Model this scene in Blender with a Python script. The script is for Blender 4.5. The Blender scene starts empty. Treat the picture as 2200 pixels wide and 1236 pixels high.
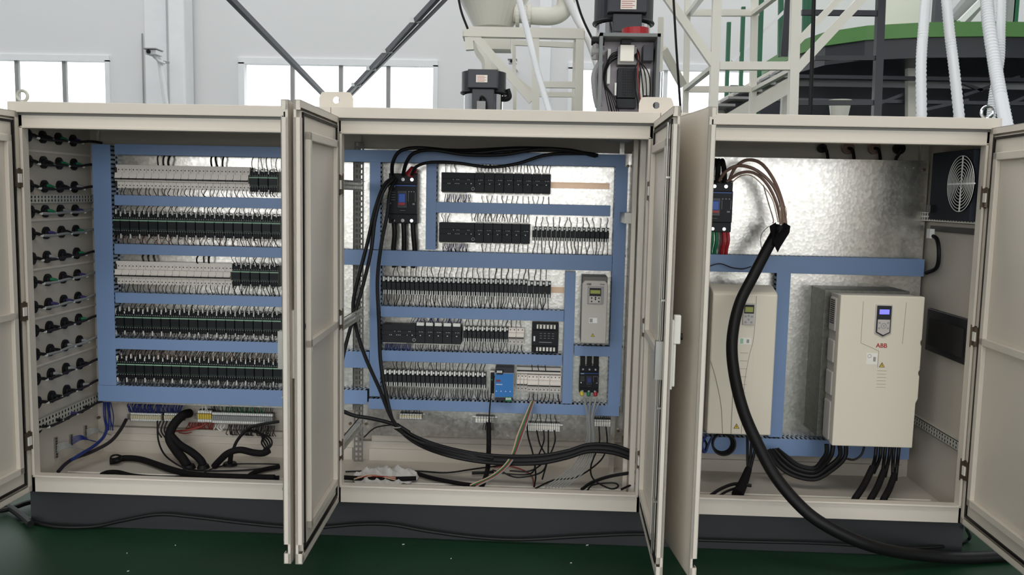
import bpy, math, random
from mathutils import Vector, Matrix
random.seed(7)
S = bpy.context.scene
COL = S.collection

# ---------------------------------------------------------------- camera
CX, CY, CZ = 2.6616, -4.3101, 1.7623
YAW, PITCH, ROLL, FPX = -0.0372, -0.1043, 0.0208, 1878.8
fw = Vector((math.sin(YAW)*math.cos(PITCH), math.cos(YAW)*math.cos(PITCH), math.sin(PITCH)))
rt = fw.cross(Vector((0, 0, 1))).normalized(); up = rt.cross(fw)
r2 = rt*math.cos(ROLL)+up*math.sin(ROLL); u2 = -rt*math.sin(ROLL)+up*math.cos(ROLL)
cd = bpy.data.cameras.new('camera'); co = bpy.data.objects.new('camera', cd); COL.objects.link(co)
co.matrix_world = Matrix(((r2.x, u2.x, -fw.x, CX), (r2.y, u2.y, -fw.y, CY), (r2.z, u2.z, -fw.z, CZ), (0, 0, 0, 1)))
cd.sensor_width = 36; cd.lens = FPX*36/2200; cd.clip_start = .05; cd.clip_end = 200
S.camera = co
CAM = Vector((CX, CY, CZ))

# ---------------------------------------------------------------- daylight, added fill light, exposure
wd = bpy.data.worlds.new('overcast'); S.world = wd; wd.use_nodes = True
bg = wd.node_tree.nodes['Background']; bg.inputs[0].default_value = (.95, .98, 1, 1); bg.inputs[1].default_value = 2.9
def area(name, loc, aim, sx, sy, power, col=(1, .97, .92)):
    l = bpy.data.lights.new(name, 'AREA'); l.shape = 'RECTANGLE'; l.size = sx; l.size_y = sy; l.energy = power; l.color = col
    o = bpy.data.objects.new(name, l); COL.objects.link(o); o.location = loc
    o.rotation_euler = (Vector(aim)-Vector(loc)).to_track_quat('-Z', 'Y').to_euler(); return o
area('fill_light', (2.4, -4.5, 8.8), (2.4, .2, 1.6), 8, 2, 300)  # added soft fill from high behind the camera, no visible fitting
for nm, lc, aim_, sx_, sy_ in (('added_front_portal', (2.5, -9.1, 2.75), (2.5, 0, 2.75), 23, 5.5), ('added_skylight_portal', (3, 4.6, 9.5), (3, 4.6, 0), 33, 4.8)):  # light portals at the added front and skylight openings
    p_ = area(nm, lc, aim_, sx_, sy_, 1); p_.data.cycles.is_portal = True
S.view_settings.view_transform = 'Standard'; S.view_settings.look = 'None'
S.view_settings.gamma = 1; S.view_settings.use_curve_mapping = False; S.view_settings.exposure = -0.1

# ---------------------------------------------------------------- measuring helpers: where a sight line meets a real plane
def ray(px, py): return fw + r2*((px-1100)/FPX) - u2*((py-618)/FPX)
def at(px, py, Y):
    d = ray(px, py); return CAM + d*((Y-CY)/d.y)
def atX(px, py, X):
    d = ray(px, py); return CAM + d*((X-CX)/d.x)
def atZ(px, py, Z):
    d = ray(px, py); return CAM + d*((Z-CZ)/d.z)

# ---------------------------------------------------------------- materials
def lin(c): return tuple(((v/255)/12.92 if v/255 <= .04045 else ((v/255+.055)/1.055)**2.4) for v in c)+(1,)
def mat(name, rgb, rough=.5, metal=0, var=0, vs=8, bump=0, bs=200, emit=0, spec=None):
    m = bpy.data.materials.new(name); m.use_nodes = True; nt = m.node_tree; b = nt.nodes['Principled BSDF']
    c = lin(rgb); b.inputs['Base Color'].default_value = c; b.inputs['Roughness'].default_value = rough; b.inputs['Metallic'].default_value = metal
    if spec is not None: b.inputs['Specular IOR Level'].default_value = spec
    tc = nt.nodes.new('ShaderNodeTexCoord')
    n = nt.nodes.new('ShaderNodeTexNoise'); n.inputs['Scale'].default_value = vs; n.inputs['Detail'].default_value = 4
    nt.links.new(tc.outputs['Object'], n.inputs['Vector'])
    mx = nt.nodes.new('ShaderNodeMix'); mx.data_type = 'RGBA'
    v = var or .04
    mx.inputs[6].default_value = tuple(x*(1-v) for x in c[:3])+(1,); mx.inputs[7].default_value = tuple(min(1, x*(1+v)) for x in c[:3])+(1,)
    nt.links.new(n.outputs['Fac'], mx.inputs[0]); nt.links.new(mx.outputs[2], b.inputs['Base Color'])
    if bump:
        n2 = nt.nodes.new('ShaderNodeTexNoise'); n2.inputs['Scale'].default_value = bs
        nt.links.new(tc.outputs['Object'], n2.inputs['Vector'])
        bp = nt.nodes.new('ShaderNodeBump'); bp.inputs['Strength'].default_value = bump; bp.inputs['Distance'].default_value = .002
        nt.links.new(n2.outputs['Fac'], bp.inputs['Height']); nt.links.new(bp.outputs[0], b.inputs['Normal'])
    if emit:
        b.inputs['Emission Color'].default_value = c; b.inputs['Emission Strength'].default_value = emit
    return m
def galv(name, rgb, rough, scale=60):
    m = mat(name, rgb, rough, .9); nt = m.node_tree; b = nt.nodes['Principled BSDF']
    tc = nt.nodes.new('ShaderNodeTexCoord')
    v = nt.nodes.new('ShaderNodeTexVoronoi'); v.inputs['Scale'].default_value = scale
    nz = nt.nodes.new('ShaderNodeTexNoise'); nz.inputs['Scale'].default_value = scale*.6; nz.inputs['Detail'].default_value = 6
    nt.links.new(tc.outputs['Object'], v.inputs['Vector']); nt.links.new(tc.outputs['Object'], nz.inputs['Vector'])
    mx = nt.nodes.new('ShaderNodeMix'); mx.data_type = 'RGBA'; c = lin(rgb)
    mx.inputs[6].default_value = tuple(x*.7 for x in c[:3])+(1,); mx.inputs[7].default_value = c
    nt.links.new(v.outputs['Color'], mx.inputs[0]); nt.links.new(mx.outputs[2], b.inputs['Base Color'])
    mr = nt.nodes.new('ShaderNodeMapRange'); mr.inputs[3].default_value = rough-.08; mr.inputs[4].default_value = rough+.1
    nt.links.new(nz.outputs['Fac'], mr.inputs[0]); nt.links.new(mr.outputs[0], b.inputs['Roughness'])
    bp = nt.nodes.new('ShaderNodeBump'); bp.inputs['Strength'].default_value = .2; bp.inputs['Distance'].default_value = .001
    nt.links.new(v.outputs['Distance'], bp.inputs['Height']); nt.links.new(bp.outputs[0], b.inputs['Normal'])
    return m
M = dict(
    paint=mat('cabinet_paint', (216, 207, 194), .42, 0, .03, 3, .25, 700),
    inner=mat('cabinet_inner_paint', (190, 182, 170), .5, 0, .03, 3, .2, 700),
    plinth=mat('plinth_black', (34, 36, 38), .5, 0, .08, 5),
    galv=galv('galvanised_plate', (234, 230, 223), .23), galvd=galv('galvanised_box', (120, 120, 112), .45),
    steel=mat('steel', (170, 168, 162), .35, .9, .06, 40), hinge=mat('hinge_metal', (112, 100, 86), .4, .8, .1, 90),
    chrome=mat('polished_steel', (215, 216, 220), .08, 1, .03, 30),
    duct=mat('blue_duct', (120, 146, 186), .42, 0, .04, 4), fing=mat('duct_fingers', (150, 168, 190), .5),
    ductin=mat('duct_inside', (28, 32, 40), .8),
    black=mat('black_plastic', (24, 25, 29), .45, 0, .12, 20, spec=.25), plc=mat('charcoal_plastic', (44, 45, 48), .6, 0, .06, 20, spec=.25),
    rub=mat('black_rubber', (16, 15, 16), .5, 0, .15, 30, spec=.28), sleeve=mat('black_sleeve', (18, 15, 16), .75, 0, .2, 60, .5, 400, spec=.2),
    wire=mat('wire_dark', (38, 33, 38), .55, 0, .3, 50, spec=.25), wblue=mat('wire_blue', (28, 44, 108), .45), wred=mat('wire_red', (135, 45, 38), .5),
    wbrown=mat('wire_brown', (136, 108, 96), .5, 0, .2, 40), wgrey=mat('wire_grey', (140, 142, 140), .4), wcop=mat('wire_cream', (196, 168, 140), .5),
    wgreen=mat('wire_green', (20, 110, 70), .45), wyel=mat('wire_yellow', (190, 170, 60), .45), red=mat('red_plastic', (168, 28, 36), .4),
    pcb=mat('green_board', (15, 40, 32), .45, 0, .3, 60), strip=mat('pale_green_strip', (150, 192, 164), .5),
    white=mat('white_plastic', (228, 220, 212), .45, 0, .02, 10), tag=mat('white_tag', (235, 235, 230), .5), grey=mat('grey_plastic', (150, 150, 150), .5),
    beige=mat('drive_cover', (222, 214, 196), .45, 0, .02, 4), beige2=mat('drive_cover_grey', (190, 184, 178), .42, 0, .02, 4), dgrey=mat('drive_side', (104, 102, 98), .5, 0, .06, 12),
    blue=mat('breaker_blue', (40, 92, 190), .35), psu=mat('supply_blue', (44, 118, 190), .4, 0, .04, 12),
    ivory=mat('ivory_terminal', (214, 204, 170), .5, 0, .06, 40), yel=mat('yellow', (216, 188, 70), .5), lcd=mat('lcd_yellow', (150, 156, 70), .3), lcdb=mat('lcd_blue', (120, 120, 250), .3, emit=.9),
    line=mat('cover_seam', (150, 144, 132), .7), ink=mat('ink_black', (30, 28, 28), .6), inkred=mat('ink_red', (170, 40, 36), .6), pale=mat('label_pale', (236, 232, 222), .5),
    copper=mat('rail_passivated', (206, 176, 150), .35, .6, .1, 30), cream=mat('frame_cream', (226, 223, 213), .45, 0, .03, 3),
    added_yard=mat('added_yard_concrete', (158, 156, 150), .8, 0, .05, 1), wall=mat('wall_paint', (226, 225, 226), .8, 0, .02, .4), trim=mat('trim_white', (236, 236, 238), .6),
    dark=mat('dark_enamel', (36, 37, 45), .35, 0, .1, 10), navy=mat('platform_navy', (30, 33, 46), .4, 0, .15, 6), green=mat('platform_green', (86, 134, 72), .55, 0, .08, 5),
    gpost=mat('post_green', (36, 100, 70), .4), hose=mat('hose_white', (226, 228, 232), .4, 0, .02, 5), boxg=mat('enclosure_grey', (118, 122, 122), .5), plateg=mat('enclosure_back', (178, 170, 176), .5, .3, .08, 10),
    rod=mat('brace_grey', (92, 92, 100), .45, .4, .2, 20), filt=mat('bag_clear', (214, 210, 206), .25, 0, .1, 30), blackfan=mat('fan_housing', (26, 31, 42), .8, 0, .08, 10),
    purple=mat('wire_violet', (52, 44, 96), .5), screen=mat('ac_recess', (24, 24, 30), .4))
# floor: dark green epoxy with scuffs
mf = mat('green_epoxy_floor', (16, 50, 30), .3, 0, .35, 1.6, .15, 40, spec=.3); M['floor'] = mf
nt = mf.node_tree; b = nt.nodes['Principled BSDF']
nz = nt.nodes.new('ShaderNodeTexNoise'); nz.inputs['Scale'].default_value = 3.; nz.inputs['Detail'].default_value = 7
mr = nt.nodes.new('ShaderNodeMapRange'); mr.inputs[3].default_value = .42; mr.inputs[4].default_value = .62
nt.links.new(nz.outputs['Fac'], mr.inputs[0]); nt.links.new(mr.outputs[0], b.inputs['Roughness'])
# window glass
mg = bpy.data.materials.new('window_glass'); mg.use_nodes = True; nt = mg.node_tree; nt.nodes.clear()
o_ = nt.nodes.new('ShaderNodeOutputMaterial'); mx = nt.nodes.new('ShaderNodeMixShader'); mx.inputs[0].default_value = .06
t_ = nt.nodes.new('ShaderNodeBsdfTransparent'); g_ = nt.nodes.new('ShaderNodeBsdfGlossy'); g_.inputs['Roughness'].default_value = .05
nt.links.new(t_.outputs[0], mx.inputs[1]); nt.links.new(g_.outputs[0], mx.inputs[2]); nt.links.new(mx.outputs[0], o_.inputs[0]); M['glass'] = mg

# ---------------------------------------------------------------- mesh builder
def V(*a): return Vector(a)
def root_of(o):
    p = Vector((0, 0, 0))
    while o: p = p+o.location; o = o.parent
    return p
SMALL = set('screw connector wire_tag contact ferrules label_clip print indicator vent_holes vent side_vents terminal button divider jumper_loop moulded_lines bottom_clamps tread_marks rail_lip terminal_strip'.split())
class MB:
    def __init__(s): s.v = []; s.f = []; s.smooth = False
    def add(s, vs, fs):
        k = len(s.v); s.v += [tuple(v) for v in vs]; s.f += [tuple(i+k for i in f) for f in fs]; return s
    def box(s, x0, x1, y0, y1, z0, z1):
        if x0 > x1: x0, x1 = x1, x0
        return s.add([(x0, y0, z0), (x1, y0, z0), (x1, y1, z0), (x0, y1, z0), (x0, y0, z1), (x1, y0, z1), (x1, y1, z1), (x0, y1, z1)],
              [(0, 3, 2, 1), (4, 5, 6, 7), (0, 1, 5, 4), (1, 2, 6, 5), (2, 3, 7, 6), (3, 0, 4, 7)])
    def prism(s, poly, a0, a1, axis='y'):     # poly given as (x,z) [axis y], (y,z) [axis x], (x,y) [axis z]
        n = len(poly)
        def P(p, a): return (p[0], a, p[1]) if axis == 'y' else (a, p[0], p[1]) if axis == 'x' else (p[0], p[1], a)
        fs = [tuple(range(n)), tuple(reversed(range(n, 2*n)))]+[(i, i+n, (i+1) % n+n, (i+1) % n) for i in range(n)]
        return s.add([P(p, a0) for p in poly]+[P(p, a1) for p in poly], fs)
    def cyl(s, p0, p1, r0, r1=None, n=12, cap=True):
        p0 = Vector(p0); p1 = Vector(p1); r1 = r0 if r1 is None else r1
        d = (p1-p0).normalized(); a = d.orthogonal().normalized(); b = d.cross(a)
        vs = [p+(a*math.cos(t)+b*math.sin(t))*r for p, r in ((p0, r0), (p1, r1)) for t in [2*math.pi*i/n for i in range(n)]]
        fs = [(i, (i+1) % n, (i+1) % n+n, i+n) for i in range(n)]
        if cap: fs += [tuple(reversed(range(n))), tuple(range(n, 2*n))]
        return s.add(vs, fs)
    def beam(s, p0, p1, w, h=None):
        p0 = Vector(p0); p1 = Vector(p1); h = h or w; d = (p1-p0).normalized()
        ref = V(0, 1, 0) if abs(d.y) < .9 else V(0, 0, 1)
        a = d.cross(ref).normalized()*w/2; b = d.cross(a).normalized()*h/2
        vs = [p+x for p in (p0, p1) for x in (-a-b, a-b, a+b, -a+b)]
        return s.add(vs, [(0, 1, 2, 3), (7, 6, 5, 4), (0, 4, 5, 1), (1, 5, 6, 2), (2, 6, 7, 3), (3, 7, 4, 0)])
    def tube(s, pts, r, n=8, sub=6, rfun=None):
        P = [Vector(p) for p in pts]
        if len(P) > 2 and sub > 1:
            Q = [P[0]*2-P[1]]+P+[P[-1]*2-P[-2]]; out = []
            for i in range(1, len(Q)-2):
                a, b_, c, d = Q[i-1:i+3]
                for k in range(sub):
                    t = k/sub; out.append(.5*((2*b_)+(c-a)*t+(2*a-5*b_+4*c-d)*t*t+(3*b_-a-3*c+d)*t**3))
            out.append(P[-1]); P = out
        m = len(P); k0 = len(s.v); nrm = None
        for i, p in enumerate(P):
            d = (P[min(i+1, m-1)]-P[max(i-1, 0)]).normalized()
            nrm = d.orthogonal().normalized() if nrm is None else (nrm-d*nrm.dot(d)).normalized()
            bb = d.cross(nrm); rr = r if rfun is None else rfun(i/(m-1), i)
            for j in range(n):
                t = 2*math.pi*j/n; s.v.append(tuple(p+(nrm*math.cos(t)+bb*math.sin(t))*rr))
        for i in range(m-1):
            for j in range(n):
                s.f.append((k0+i*n+j, k0+i*n+(j+1) % n, k0+(i+1)*n+(j+1) % n, k0+(i+1)*n+j))
        s.f.append(tuple(k0+j for j in reversed(range(n)))); s.f.append(tuple(k0+(m-1)*n+j for j in range(n)))
        s.smooth = True; return s
    def torus(s, c, R, r, axis='y', n=24, k=8):
        pts = []
        for i in range(n):
            t = 2*math.pi*i/n
            for j in range(k):
                q = 2*math.pi*j/k; rr = R+r*math.cos(q); h = r*math.sin(q); a, b_ = rr*math.cos(t), rr*math.sin(t)
                pts.append({'y': (c[0]+a, c[1]+h, c[2]+b_), 'x': (c[0]+h, c[1]+a, c[2]+b_), 'z': (c[0]+a, c[1]+b_, c[2]+h)}[axis])
        fs = [(i*k+j, i*k+(j+1) % k, ((i+1) % n)*k+(j+1) % k, ((i+1) % n)*k+j) for i in range(n) for j in range(k)]
        s.smooth = True; return s.add(pts, fs)
    def build(s, name, m, parent=None, local=False, bevel=0, **props):
        off = Vector((0, 0, 0)) if (local or not parent) else root_of(parent)
        me = bpy.data.meshes.new(name)
        me.from_pydata([(v[0]-off.x, v[1]-off.y, v[2]-off.z) for v in s.v], [], s.f)
        me.materials.append(M[m] if isinstance(m, str) else m); me.validate(); me.update()
        import bmesh
        bm = bmesh.new(); bm.from_mesh(me); bmesh.ops.recalc_face_normals(bm, faces=bm.faces); bm.to_mesh(me); bm.free()
        if s.smooth:
            me.polygons.foreach_set('use_smooth', [True]*len(me.polygons))
            try: me.set_sharp_from_angle(angle=math.radians(40))
            except Exception: pass
        o = bpy.data.objects.new(name, me); COL.objects.link(o); o.parent = parent
        if bevel:
            bv = o.modifiers.new('bevel', 'BEVEL'); bv.width = bevel; bv.segments = 2; bv.limit_method = 'ANGLE'
        for k, v in props.items(): o[k] = v
        if parent and name in SMALL: o['kind'] = 'stuff'
        return o
def tag(o, label, cat, group=None):
    o['label'] = label; o['category'] = cat
    if group: o['group'] = group
    return o
def thing(name, label, cat, loc=(0, 0, 0), group=None, rz=0):
    o = bpy.data.objects.new(name, None); COL.objects.link(o); o.location = loc; o.rotation_euler = (0, 0, rz); o.empty_display_size = .05
    return tag(o, label, cat, group)
def copy_thing(root, loc, label, group=None, mats=None):
    r = root.copy(); COL.objects.link(r); r.location = loc; r['label'] = label
    if group: r['group'] = group
    for ch in list(root.children):
        c = ch.copy(); COL.objects.link(c); c.parent = r
        for g in ch.children:
            d = g.copy(); COL.objects.link(d); d.parent = c
    return r
def text(name, s, c, size, m, parent, rz=0, ext=.0006, sx=1):
    cu = bpy.data.curves.new(name, 'FONT'); cu.body = s; cu.size = size; cu.extrude = ext; cu.align_x = 'CENTER'; cu.align_y = 'CENTER'; cu.offset = size*.012
    tmp = bpy.data.objects.new(name, cu); COL.objects.link(tmp)
    me = bpy.data.meshes.new_from_object(tmp.evaluated_get(bpy.context.evaluated_depsgraph_get()))
    bpy.data.objects.remove(tmp); me.materials.clear(); me.materials.append(M[m])
    o = bpy.data.objects.new(name, me); COL.objects.link(o); o.parent = parent
    o.location = Vector(c)-(root_of(parent) if parent else V(0, 0, 0)); o.rotation_euler = (math.pi/2, 0, rz); o.scale = (sx, 1, 1); return o

# ================================================================ THE HALL
YW = 9.0
MB().box(-14, 20, -9.0, 14, -.1, 0).build('floor', 'floor', kind='structure')
wz = at(232, 130, YW).z; wz0 = 1.25
win = [(-60, 232), (519, 935), (1226, 1640)]
xs = [(at(a, 175, YW).x, at(b, 175, YW).x) for a, b in win]
xs[0] = (xs[0][0]-1.5, xs[0][1])
w = MB(); w.box(-14, 20, YW, YW+.25, 0, wz0).box(-14, 20, YW, YW+.25, wz, 9.5)
sx0, sx1 = at(314, 40, YW).x, at(360, 40, YW).x; 
edges = [-14]+[e for p in xs for e in p]+[20]
for i in range(0, len(edges), 2): w.box(edges[i], edges[i+1], YW, YW+.25, wz0, wz)
w.build('wall_back', 'wall', kind='structure')
MB().box(-14.2, -14, -14, YW+.25, 0, 9.5).build('wall_left', 'wall', kind='structure')
MB().box(20, 20.2, -14, YW+.25, 0, 9.5).build('wall_right', 'wall', kind='structure')
# unseen side behind the photographer: open loading front and ground outside added for plate reflections
MB().box(-14, 20, -9.3, -9, 5.5, 9.5).box(-14, -9, -9.3, -9, 0, 5.5).box(14, 20, -9.3, -9, 0, 5.5).build('added_wall_front', 'wall', kind='structure')
MB().box(-60, 70, -70, -9.0, -.1, .001).build('added_yard_ground', 'added_yard', kind='structure')
MB().box(-14.2, 20.2, -9.3, 2.2, 9.5, 9.7).box(-14.2, 20.2, 7.0, YW+.25, 9.5, 9.7).build('unseen_ceiling', 'wall', kind='structure')  # unseen; skylight gap added to brighten the back wall
mull = [[-20, 36, 138], [628, 732, 834], [1330, 1430, 1535]]
for i, (a, b_) in enumerate(xs):
    f = MB(); t = .07
    f.box(a-.04, b_+.04, YW-.03, YW+.06, wz-.02, wz+.07).box(a-.04, b_+.04, YW-.03, YW+.06, wz0-.06, wz0+.03)
    f.box(a-.04, a+.05, YW-.03, YW+.06, wz0, wz).box(b_-.03, b_+.04, YW-.03, YW+.06, wz0, wz)
    wi = f.build('window_%d' % (i+1), 'trim', kind='structure')
    cuts = [a]+[at(px, 175, YW).x for px in mull[i]]+[b_]
    for c in cuts[1:-1]: MB().box(c-.03, c+.03, YW, YW+.05, wz0, wz).build('mullion', 'grey' if i < 2 else 'trim', wi)
    for c0, c1 in zip(cuts, cuts[1:]): MB().box(c0, c1, YW+.08, YW+.09, wz0, wz).build('pane', 'glass', wi)
# daylight strip beside the column, its brightness painted as white trim
MB().box(sx0, sx1, YW-.06, YW+.0, 0, at(330, 0, YW).z+1.5).build('daylight_strip', 'trim', kind='structure')
MB().box(at(1160, 30, YW).x, at(1185, 30, YW).x, YW-.06, YW, 0, 6).build('trim_2', 'trim', kind='structure')
c0, c1 = at(361, 100, YW-.4), at(396, 100, YW-.4)
MB().box(c0.x, c1.x, YW-.4, YW-.05, 0, 7.5).build('column', 'trim', bevel=.03)
tag(bpy.data.objects['column'], 'white steel building column against the back wall beside the security camera', 'column')
p = at(306, 100, YW-.05); MB().cyl((p.x, p.y, 0), (p.x, p.y, at(306, 72, YW-.05).z), .012).build('conduit', 'grey')
tag(bpy.data.objects['conduit'], 'thin vertical grey conduit on the back wall left of the column', 'pipe')

# security cameras
def cctv(label, px, py, Y, s, dirx):
    p = at(px, py, Y); r = thing('security_camera', label, 'camera', p)
    MB().box(p.x-.085*s, p.x+.07*s, p.y-.06*s, p.y+.14*s, p.z-.032*s, p.z+.03*s).build('housing', 'trim', r, bevel=.008*s)
    MB().box(p.x-.1*s, p.x+.08*s, p.y-.1*s, p.y+.14*s, p.z+.034*s, p.z+.046*s).build('sun_shield', 'grey', r)
    MB().cyl((p.x-.03*s, p.y-.06*s, p.z), (p.x-.03*s, p.y-.085*s, p.z), .026*s).build('lens', 'black', r)
    MB().tube([p+V(0, .04, -.03*s), p+V(.03*s, .08, -.09*s), p+V(.07*s, .2 if Y < YW-.5 else YW-Y, -.11*s)], .018*s).build('bracket', 'trim', r)
    return r
r = cctv('small white security camera on a pole by the column', 329, 113, YW-1., 1.05, 1)
MB().tube([at(333, 120, YW-.9), at(343, 130, YW-.8), at(348, 165, YW-.8), at(356, 222, YW-.75), at(360, 260, YW-.7)], .04).build('pole', 'trim', r)
MB().beam(at(345, 132, YW-.8), at(362, 135, YW-.45), .03).build('wall_arm', 'grey', r)
cctv('tiny security camera seen through the cream steel frame', 1102, 133, YW-.3, .75, 1)

# diagonal roof braces
def brace(label, a, b_, Ya, Yb, w_, m='rod'):
    MB().beam(at(*a, Ya), at(*b_, Yb), w_).build('roof_brace', m)
    o = COL.objects[-1]; return o
b1 = MB().beam(at(478, -20, 3), at(708, 216, 6.5), .045, .05).build('roof_brace', 'rod'); tag(b1, 'dark diagonal steel brace sloping down to the right toward the lifting plate', 'brace')
b2r = thing('roof_brace', 'double-barred diagonal steel brace rising right from the lifting plate', 'brace', at(740, 214, 6.5))
MB().beam(at(954, -20, 3), at(734, 216, 6.5), .04, .05).build('bar', 'rod', b2r)
MB().beam(at(966, -10, 3), at(746, 214, 6.5), .02, .03).build('bar', 'rod', b2r)
for k in (.2, .45, .62, .8):
    q = at(954, -20, 3).lerp(at(734, 216, 6.5), k); MB().box(q.x-.05, q.x+.06, q.y-.03, q.y+.03, q.z-.02, q.z+.02).build('spacer', 'trim', b2r)

# ---------------------------------------------------------------- hopper, its pipe, stand
def frame_thing(name, label, cat, beams, m, loc=None):
    loc = loc or at(*beams[0][0]); r = thing(name, label, cat, loc)
    for bi, bm_ in enumerate(beams):
        a, b_, wd_ = bm_[:3]; mm = bm_[3] if len(bm_) > 3 else m
        MB().beam(at(*a), at(*b_), wd_-.0011*bi, wd_-.0017*bi).build('beam', mm, r)
    return r
Yh = 3.4
r = thing('hopper', 'pale conical material hopper above the cream stand', 'hopper', at(1040, 60, Yh))
c = at(1062, -60, Yh); c2_ = at(1062, 62, Yh)
MB().cyl(c, (c.x, c.y, at(1062, 61, Yh).z), .42, .17, 32).build('cone', 'cream', r)
MB().cyl((c.x, c.y, c.z), (c.x, c.y, c.z+.8), .42, .42, 32).build('drum', 'cream', r)
MB().tube([at(1035, 76, Yh), at(1037, 110, Yh-.1), at(1052, 135, Yh-.2), at(1052, 175, Yh-.2)], .07).build('chute', 'cream', r)
MB().tube([at(1105, 28, Yh-.1), at(1150, 34, Yh-.1), at(1190, 34, Yh-.1), at(1212, 18, Yh-.1), at(1218, -25, Yh-.1)], .075, 16).build('elbow_pipe', 'cream', r)
for px in (1112, 1137): MB().cyl(at(px, 33, Yh-.1)-V(.015, 0, 0), at(px, 33, Yh-.1)+V(.015, 0, 0), .1, .1, 20).build('flange', 'cream', r)
o = MB().tube([at(1216, -10, Yh-.2), at(1240, 40, Yh-.2), at(1265, 85, Yh-.3), at(1293, 165, Yh-.4)], .035, 12).build('plastic_pipe', 'trim'); tag(o, 'pale pipe slanting down from the hopper elbow to the control box', 'pipe')
Y1, Y2 = 2.6, 3.3
frame_thing('machine_stand', 'cream square-tube stand with diagonal braces below the hopper', 'stand', [
    ((998, 69, Y1), (1254, 74, Y1), .075), ((1150, 79, Y1), (1151, 262, Y1), .06), ((1246, 66, Y1), (1243, 262, Y1), .065),
    ((1158, 182, Y1), (1240, 183, Y1), .05), ((1020, 78, Y1), (1143, 217, Y1), .065), ((1062, 136, Y2), (1143, 200, Y2), .06),
    ((1008, 80, Y1), (1010, 108, Y1), .07), ((1105, 92, Y2), (1240, 98, Y2), .05), ((1155, 203, Y2), (1240, 204, Y2), .05),
    ((1104, 80, Y2), (1106, 235, Y2), .04), ((1237, 80, Y2), (1232, 250, Y2), .05), ((1000, 72, Y1), (1003, 84, Y2), .06), ((1250, 72, Y1), (1240, 84, Y2), .06)], 'cream')
o = MB().box(at(1038, 90, Y2).x, at(1097, 90, Y2).x, Y2-.02, Y2+.2, at(1060, 106, Y2).z, at(1060, 80, Y2).z).build('feed_tray', 'cream'); tag(o, 'shallow cream tray fixed under the hopper stand', 'tray')
# spiral hose in front of the stand
def ribbed(name, label, pts, r, m, pitch=.012, grp=None):
    mb = MB(); mb.tube(pts, r, 14, 24, rfun=lambda t, i: r*(1 if i % 2 else .88)); o = mb.build(name, m); return tag(o, label, 'hose', grp)
ribbed('flexible_hose', 'thin white hose hanging diagonally across the cream stand', [at(1113, -10, 2.2), at(1132, 63, 2.1), at(1145, 115, 2.), at(1159, 169, 1.9), at(1184, 250, 1.7)], .024, 'hose')

# ---------------------------------------------------------------- motors / vacuum loaders
def loader(label, Y, cxp, top, shell_b, shell_hw, chrome_hw, chrome_b, box, box2, lab, reddisc=False):
    c = at(cxp, top, Y); k = (Y-CY)/FPX
    r = thing('vacuum_loader', label, 'motor', (c.x, c.y, at(cxp, chrome_b, Y).z))
    R = shell_hw*k; zt = c.z; zs = at(cxp, shell_b, Y).z
    MB().cyl((c.x, c.y, zs), (c.x, c.y, zt), R, R, 36).build('shell', 'dark', r)
    MB().torus((c.x, c.y, zs), R, .012*R/.2, 'z', 36).build('shell_rim', 'black', r)
    MB().cyl((c.x, c.y, 0), (c.x, c.y, at(cxp, chrome_b, Y).z), chrome_hw*k*.9, chrome_hw*k*.9, 24).build('base_column', 'cream', r)
    MB().cyl((c.x, c.y, at(cxp, chrome_b, Y).z), (c.x, c.y, zs+.01), chrome_hw*k, chrome_hw*k, 36).build('steel_drum', 'chrome', r)
    yf = c.y-R-.05
    def bx(q): a = at(q[0], q[1], yf); b_ = at(q[2], q[3], yf); return a, b_
    a, b_ = bx(box); MB().box(a.x, b_.x, yf, c.y, b_.z, a.z).build('terminal_cover', 'dark', r, bevel=.006)
    a, b_ = bx(box2); MB().box(a.x, b_.x, yf+.02, c.y, b_.z, a.z).build('lower_cover', 'dark', r, bevel=.005)
    a = at(lab[0], lab[1], yf-.002); b_ = at(lab[2], lab[3], yf-.002)
    rp = MB().box(a.x, b_.x, yf-.003, yf+.001, b_.z, a.z).build('rating_plate', 'pale', r)
    ln = MB(); h = a.z-b_.z
    for i in range(5): ln.box(a.x+.006, a.x+(b_.x-a.x)*(.9 if i % 2 else .75), yf-.0045, yf-.002, a.z-h*(.15+.17*i)-h*.04, a.z-h*(.15+.17*i))
    ln.build('print', 'inkred', rp)
    return r, c, yf, k
r, c, yf, k = loader('black and chrome vacuum loader motor with white rating plate above the middle cabinet', 1.6, 1040, 157, 201, 47, 41, 262, (1005, 148, 1069, 190), (1014, 189, 1060, 262), (1023, 161, 1047, 177))
a = at(1032, 225, yf-.01); MB().box(a.x-.02, a.x+.035, a.y-.03, a.y+.02, a.z-.1, a.z+.02).build('connector', 'grey', r)
MB().tube([at(1031, 222, yf), at(1034, 208, yf-.03), at(1042, 215, yf-.02), at(1045, 240, yf-.02)], .008).build('lead', 'rub', r)
MB().tube([at(1090, 192, 1.6), at(1094, 208, 1.6), at(1085, 213, 1.6), at(1072, 210, 1.6)], .018).build('side_bracket', 'rub', r)
r, c, yf, k = loader('large black vacuum loader motor standing behind the open control box', 2.0, 1342, -40, 52, 61, 56, 90, (1308, -40, 1391, 27), (1318, 27, 1379, 68), (1334, -6, 1367, 20))
MB().cyl(at(1365, 62, 1.45), at(1365, 80, 1.45), .085, .085, 24).build('red_cap', 'red', r)
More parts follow.
